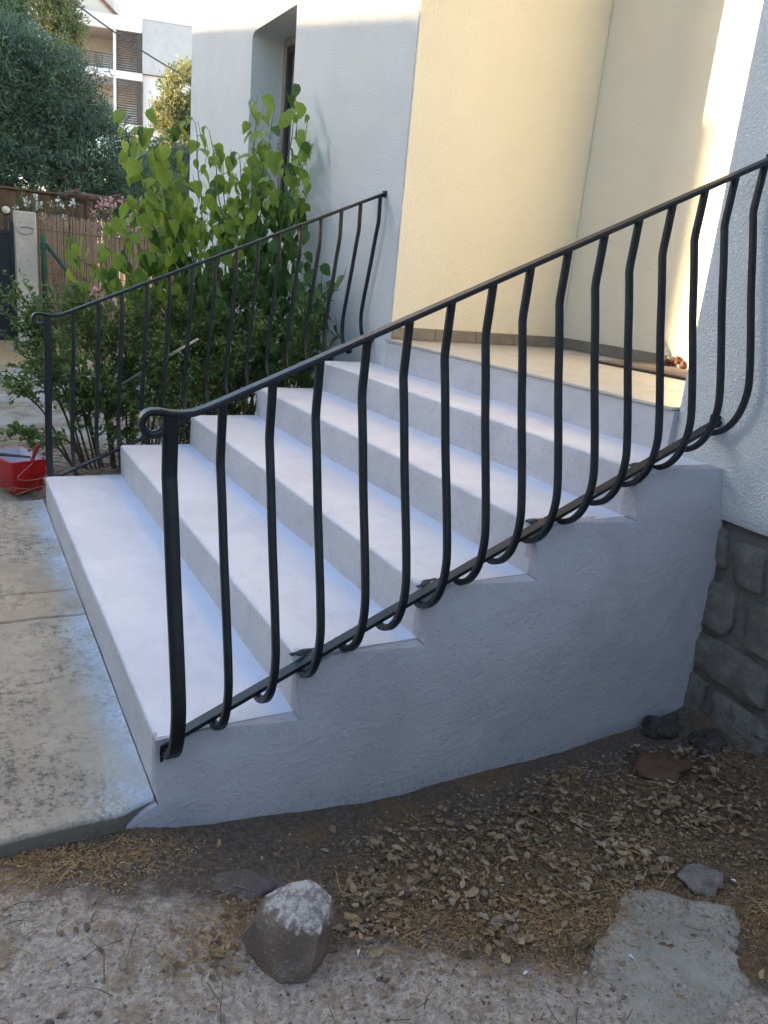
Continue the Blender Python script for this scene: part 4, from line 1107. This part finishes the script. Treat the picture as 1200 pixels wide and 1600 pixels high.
mb = MB(); mb.tube([p0.lerp(p1, t) for t in (-.6, -.3, -.2)], [.020, .024, .021], 8); mb.build('bristles', 'bristle', br_, True)
rl = thing('roller_handle', 'dark roller handle lying across the rim of the red bucket', 'tool', c0+Vector((0, 0, .19)))
mb = MB(); mb.tube([c0+ea*.03-eb*.10+Vector((0, 0, zg+.192)), c0+ea*-.10-eb*.02+Vector((0, 0, zg+.206)), c0+ea*-.26+eb*.08+Vector((0, 0, zg+.225))], [.006, .010, .012], 8); mb.build('grip', 'bristle', rl, True)
mb = MB(); mb.tube([c0+ea*.03-eb*.10+Vector((0, 0, zg+.192)), c0+ea*.055-eb*.09+Vector((0, 0, zg+.16)), c0+ea*.05-eb*.03+Vector((0, 0, zg+.12))], .004, 6); mb.build('rod', 'wire', rl, True)

# ================================================================== STONES ON THE GROUND
rk = Vector((.172, -.535, 0)); rk.z = gz(rk.x, rk.y)-.008
er = Vector((.87, -.5, 0)); et = Vector((-.5, -.87, 0))
pts = [(-.085, .0, 0), (-.02, .080, -.01), (.035, .075, -.01), (.08, .0, 0), (.05, -.08, 0), (-.06, -.07, 0), (-.098, .015, .065), (-.072, .015, .112), (.0, .035, .128), (.062, .03, .108), (.055, .07, .05), (.088, -.02, .07), (.03, -.065, .172), (.078, -.045, .145), (-.015, -.06, .160), (-.06, -.05, .125), (.0, .085, .02)]
bm = bmesh.new()
for r_, t_, z in pts: bm.verts.new(er*r_*1.05+et*t_+Vector((0, 0, z*.86)))
res = bmesh.ops.convex_hull(bm, input=bm.verts)
bmesh.ops.delete(bm, geom=[v for v in bm.verts if not v.link_faces], context='VERTS')
bmesh.ops.subdivide_edges(bm, edges=bm.edges, cuts=3, use_grid_fill=True)
bmesh.ops.triangulate(bm, faces=bm.faces)
bmesh.ops.subdivide_edges(bm, edges=bm.edges, cuts=1)
for _ in range(0): bmesh.ops.smooth_vert(bm, verts=bm.verts, factor=.5, use_axis_x=True, use_axis_y=True, use_axis_z=True)
bm.normal_update()
for v in bm.verts:
    p = v.co; v.co = p+v.normal*(.0028*noise.noise(p*28)+.0018*noise.noise(p*80)+.002*noise.noise(p*12))
bmesh.ops.recalc_face_normals(bm, faces=bm.faces)
for f in bm.faces: f.smooth = True
me = bpy.data.meshes.new('rock'); bm.to_mesh(me); bm.free(); me.materials.append(MAT['rock'])
o = link('rock', me, None, rk); o.modifiers.new('es', 'EDGE_SPLIT').split_angle = R(32); tag(o, 'brown rock with a white topped face lying on the ground', 'rock')
o = blob((.145, -.315, gz(.145, -.315)+.0), (.095, .045, .020), 3.3, 4, .35, 'flatstone', 'flat_stone', None, 0, (.145, -.315, gz(.145, -.315))); tag(o, 'flat pinkish stone half buried behind the brown rock', 'stone')
o.rotation_euler.z = R(-28)
o = blob((1.235, -.755, gz(1.235, -.755)+.008), (.062, .045, .026), 6.1, 4, .45, 'greystone', 'grey_stone', None, 0, (1.235, -.755, gz(1.235, -.755))); tag(o, 'grey stone at the top edge of the pale concrete patch', 'stone')
o = blob((1.72, -.17, gz(1.72, -.17)+.0), (.075, .05, .05), 2.2, 4, .6, 'darkstone', 'dark_stone', None, 0, (1.72, -.17, gz(1.72, -.17))); tag(o, 'dark stone lump at the corner of side wall and granite base', 'stone')
o = blob((1.80, -.30, gz(1.80, -.30)-.01), (.08, .06, .035), 7.2, 4, .6, 'darkstone', 'dark_stone', None, 0, (1.80, -.30, gz(1.80, -.30))); tag(o, 'dark low stone against the foot of the granite base', 'stone')

# ================================================================== LEAF LITTER
poly = [(.42, -.26), (.75, -.20), (1.10, -.20), (1.56, -.20), (1.86, -.42), (1.5, -.80), (1.30, -.72), (.963, -.673), (.80, -.80), (.60, -.76), (.40, -.62), (.27, -.55), (.36, -.40)]
def inside(x, y, P_):
    c = False
    for (a, b), (d, e) in zip(P_, P_[1:]+P_[:1]):
        if (b > y) != (e > y) and x < (d-a)*(y-b)/(e-b)+a: c = not c
    return c
rl_ = random.Random(21)
lm = []
for q in range(4):
    V_, F_ = leaf_geo(1, rl_.uniform(.62, .8), rl_.uniform(.1, .5), rl_.uniform(-.25, .35), False)
    V_ = [(x+.08*y*y*(1 if q % 2 else -1), y-.5, z) for x, y, z in V_]
    for mname in ('dry1', 'dry2', 'dry3'):
        lm.append(mesh('fallen_leaf', V_, F_, mname, smooth=True))
spots = []
while len(spots) < 1050:
    x, y = rl_.uniform(.2, 1.9), rl_.uniform(-.95, -.15)
    if not inside(x, y, poly): continue
    if math.hypot(x-.172, y+.535) < .10: continue
    dn = .42+1.3*nz(x, y, 0, 5)
    wall = sstep(-.16, -.34, y)
    if rl_.random() > max(.06, dn)*(.15+.85*wall): continue
    spots.append((x, y))
extra = []
while len(extra) < 170:
    x, y = rl_.uniform(-.45, 1.8), rl_.uniform(-1.15, -.13)
    if math.hypot(x-.172, y+.535) < .09: continue
    extra.append((x, y))
for q in range(70): extra.append((rl_.gauss(.05, .06), rl_.gauss(-.47, .05)))
def lz(x, y):
    return gz(x, y)+.004+(.018*max(0, nz(x, y, 2, 5)+.3) if inside(x, y, poly) else 0)
leaves = []
for x, y in spots: leaves.append((x, y, lz(x, y)+rl_.uniform(0, .012)))
for x, y in extra: leaves.append((x, y, lz(x, y)))
leaves = [l for l in leaves if not (l[0] < .0 and l[1] > -.12)]
camp = cam.matrix_world.translation
leaves.sort(key=lambda l: -l[2]*8+(Vector(l)-camp).length)
mbl = MB()
for q, (x, y, z) in enumerate(leaves):
    L = rl_.choice((.013, .017, .021, .025, .032))*rl_.uniform(.85, 1.15)
    rot = Matrix.Rotation(rl_.uniform(0, 6.28), 3, 'Z') @ Matrix.Rotation(rl_.gauss(0, .20), 3, 'X') @ Matrix.Rotation(rl_.gauss(0, .20)+(math.pi if rl_.random() < .35 else 0), 3, 'Y')
    me = lm[rl_.randrange(12)] if rl_.random() > .35 else lm[rl_.randrange(4)*3]
    if q < 290:
        o = link('fallen_leaf', me, None, (x, y, z)); o.rotation_euler = rot.to_euler(); o.scale = (L, L, L)
        cn = {'dry_leaf_tan': 'tan', 'dry_leaf_grey': 'greyish', 'dry_leaf_brown': 'dark brown'}[me.materials[0].name]
        zn = 'beside the brown rock' if math.hypot(x-.172, y+.535) < .26 else 'near the pale concrete patch' if math.hypot(x-.95, y+.9) < .3 else 'towards the granite base' if x > 1.3 else 'at the foot of the painted side wall' if y > -.34 else 'in the middle of the leaf litter' if inside(x, y, poly) else 'on the open grit'
        tag(o, 'small %s dry leaf lying %s' % (cn, zn), 'leaf', '%s dry leaves %s' % (cn, zn))
    else:
        mi_ = ('dry_leaf_tan', 'dry_leaf_grey', 'dry_leaf_brown').index(me.materials[0].name)
        mbl.add([Vector((x, y, z))+rot @ (v.co*L) for v in me.vertices], [tuple(p.vertices) for p in me.polygons], mi_)
for k_, n_ in (('dry1', 'dry_leaf_tan'), ('dry2', 'dry_leaf_grey'), ('dry3', 'dry_leaf_brown')):
    pass
o = mbl.build('leaf_litter', [leafmat('litter_tan', ((.50, .34, .185), (.17, .10, .05), (.12, .07, .037)), .12, .7, False), leafmat('litter_grey', ((.50, .37, .245), (.20, .145, .095), (.28, .20, .14)), .1, .7, False), leafmat('litter_brown', ((.19, .115, .065), (.11, .065, .04), (.08, .055, .035)), .1, .7, False)], None, True)
tag(o, 'thick layer of brown leaf litter beside the painted side wall', 'leaf litter', kind='stuff')
fr = MB()
for q in range(6000):
    x, y = rl_.uniform(.15, 1.85), rl_.uniform(-.95, -.16)
    if not inside(x, y, poly) and rl_.random() < .85: continue
    if math.hypot(x-.172, y+.535) < .09: continue
    p = Vector((x, y, lz(x, y)+rl_.uniform(-.003, .008))); M_ = Matrix.Rotation(rl_.uniform(0, 6.28), 3, 'Z') @ Matrix.Rotation(rl_.gauss(0, .4), 3, 'X')
    a = rl_.uniform(.003, .009)
    fr.add([p+M_ @ Vector(v) for v in ((-a, 0, 0), (-.2*a, -.6*a*rl_.random(), .1*a), (a*rl_.uniform(.6, 1.3), -.2*a, 0), (.3*a, .7*a, .2*a))], [(0, 1, 2, 3)], rl_.choice((0, 0, 1, 2, 2)))
o = fr.build('leaf_fragments', list(bpy.data.objects['leaf_litter'].data.materials)); tag(o, 'crushed crumbs of dead leaves mixed into the soil', 'leaf litter', kind='stuff')
# one large curled leaf
V_ = []; F_ = []; nr_, na_ = 7, 30
for i in range(nr_+1):
    for j in range(na_):
        an = 2*math.pi*j/na_; lob = .62+.38*abs(math.cos(2.5*an+.3)); q_ = i/nr_
        rr_ = .078*q_*lob; x, y = rr_*math.cos(an)*1.25, rr_*math.sin(an)
        V_.append((x, y, .022*(q_**2)*math.cos(2*an+.6)+.012*nz(x, y, 3, 45)+.007*nz(x, y, 8, 110)))
for i in range(nr_):
    for j in range(na_): F_.append((i*na_+j, i*na_+(j+1) % na_, (i+1)*na_+(j+1) % na_, (i+1)*na_+j))
M_ = Matrix.Rotation(R(-30), 3, 'Z') @ Matrix.Rotation(R(14), 3, 'X')
o = part('large_dead_leaf', [Vector((1.53, -.335, gz(1.53, -.335)+.034))+M_ @ Vector(v) for v in V_], F_, 'rust_leaf', None, None, True, (1.53, -.335, gz(1.53, -.335))); tag(o, 'large crumpled russet leaf on the litter near the granite base', 'leaf')
# fibres, straw, pebbles, paint chips
fb_ = MB()
zones = [(-.30, -.11, .14, .055, 2600), (-.08, -.17, .09, .05, 700), (.06, -.45, .09, .06, 1300), (.72, -.70, .16, .09, 2200), (1.0, -.62, .2, .08, 1300), (1.33, -.88, .09, .07, 1500), (.45, -.60, .12, .06, 900), (.7, -.42, .3, .12, 3000), (1.3, -.5, .25, .12, 2600), (.85, -.72, .16, .07, 1500), (-.2, -.5, .2, .25, 350), (.3, -.9, .35, .15, 500), (.8, -1.12, .12, .05, 500)]
for zx, zy, sx, sy, cnt in zones:
    for q in range(cnt):
        x, y = rl_.gauss(zx, sx), rl_.gauss(zy, sy)
        if y > -.06-.01*(x > -.05): continue
        a = rl_.uniform(0, 6.28); L = rl_.uniform(.004, .014); w_ = rl_.uniform(.0007, .0016)
        p = Vector((x, y, gz(x, y)+rl_.uniform(.001, .008))); d = Vector((math.cos(a), math.sin(a), rl_.uniform(-.3, .3)))*L; s_ = Vector((-math.sin(a), math.cos(a), .3))*w_
        fb_.add([p-s_, p+d-s_*.5, p+d+s_*.5, p+s_], [(0, 1, 2, 3)], 0 if rl_.random() < .7 else 1)
o = fb_.build('dry_fibres', ['fibre', 'straw']); tag(o, 'fine brown wood fibres scattered over the soil', 'debris', kind='stuff')
stw = MB()
for q in range(150):
    x, y = rl_.uniform(-.4, 1.7), rl_.uniform(-1.0, -.18); a = rl_.uniform(0, 6.28); L = rl_.uniform(.03, .13)
    if math.hypot(x-.172, y+.535) < .13: continue
    p = Vector((x, y, lz(x, y)+.008)); d = Vector((math.cos(a), math.sin(a), 0)); e = Vector((-d.y, d.x, 0))*rl_.uniform(-.2, .2)*L
    stw.tube([p, p+d*L*.5+e+Vector((0, 0, .006)), p+d*L], [.0013, .0011, .0006], 4, rl_.randrange(2))
o = stw.build('straw_stalks', ['straw', 'twig']); tag(o, 'thin straw stalks strewn on the ground', 'debris', kind='stuff')
bm = bmesh.new(); bmesh.ops.create_icosphere(bm, subdivisions=1, radius=1); IV = [v.co.copy() for v in bm.verts]; IF = [tuple(v.index for v in f.verts) for f in bm.faces]; bm.free()
pb = MB()
for q in range(6500):
    x, y = rl_.uniform(-.75, 1.75), rl_.uniform(-1.35, -.16)
    gr = y+.62*x < -.33
    if not gr and rl_.random() < .75: continue
    s_ = rl_.uniform(.0014, .0045)*(1 if rl_.random() < .95 else 2.0)
    off = Vector((rl_.random()*9, 0, 0)); p = Vector((x, y, gz(x, y)+s_*.15)); sc_ = Vector((1, rl_.uniform(.6, 1), rl_.uniform(.5, .8)))
    pb.add([p+Vector((v.x*sc_.x, v.y*sc_.y, v.z*sc_.z))*s_*(1+.35*noise.noise(v*1.5+off)) for v in IV], IF, rl_.choice((0, 0, 0, 0, 0, 0, 1, 2)))
o = pb.build('gravel', ['pebble', 'flatstone', 'greystone'], None, True); tag(o, 'loose grit and tiny pebbles on the ground', 'gravel', kind='stuff')
for q, (x, y, L, lab) in enumerate([(1.30, -.80, .016, 'white paint flake beside the grey stone'), (1.40, -.86, .020, 'curled white paint flake at the right edge of the litter'), (.31, -.60, .012, 'pale blue paint flake right of the brown rock'), (.86, -.86, .014, 'thin white paint sliver on the pale concrete patch'), (1.68, -.50, .010, 'white paint flake on dark soil near the granite base'), (1.10, -.24, .010, 'white paint flake on soil near the side wall'), (.62, -.80, .012, 'white flake on the grit below the leaf litter')]):
    V_, F_ = leaf_geo(L, L*.7, .5, .4, False); M_ = Matrix.Rotation(q*1.3, 3, 'Z')
    p = Vector((x, y, lz(x, y)+.006)); o = part('paint_flake', [p+M_ @ Vector(v) for v in V_], F_, 'chip', None, None, False, p); tag(o, lab, 'paint flake', 'paint flakes')
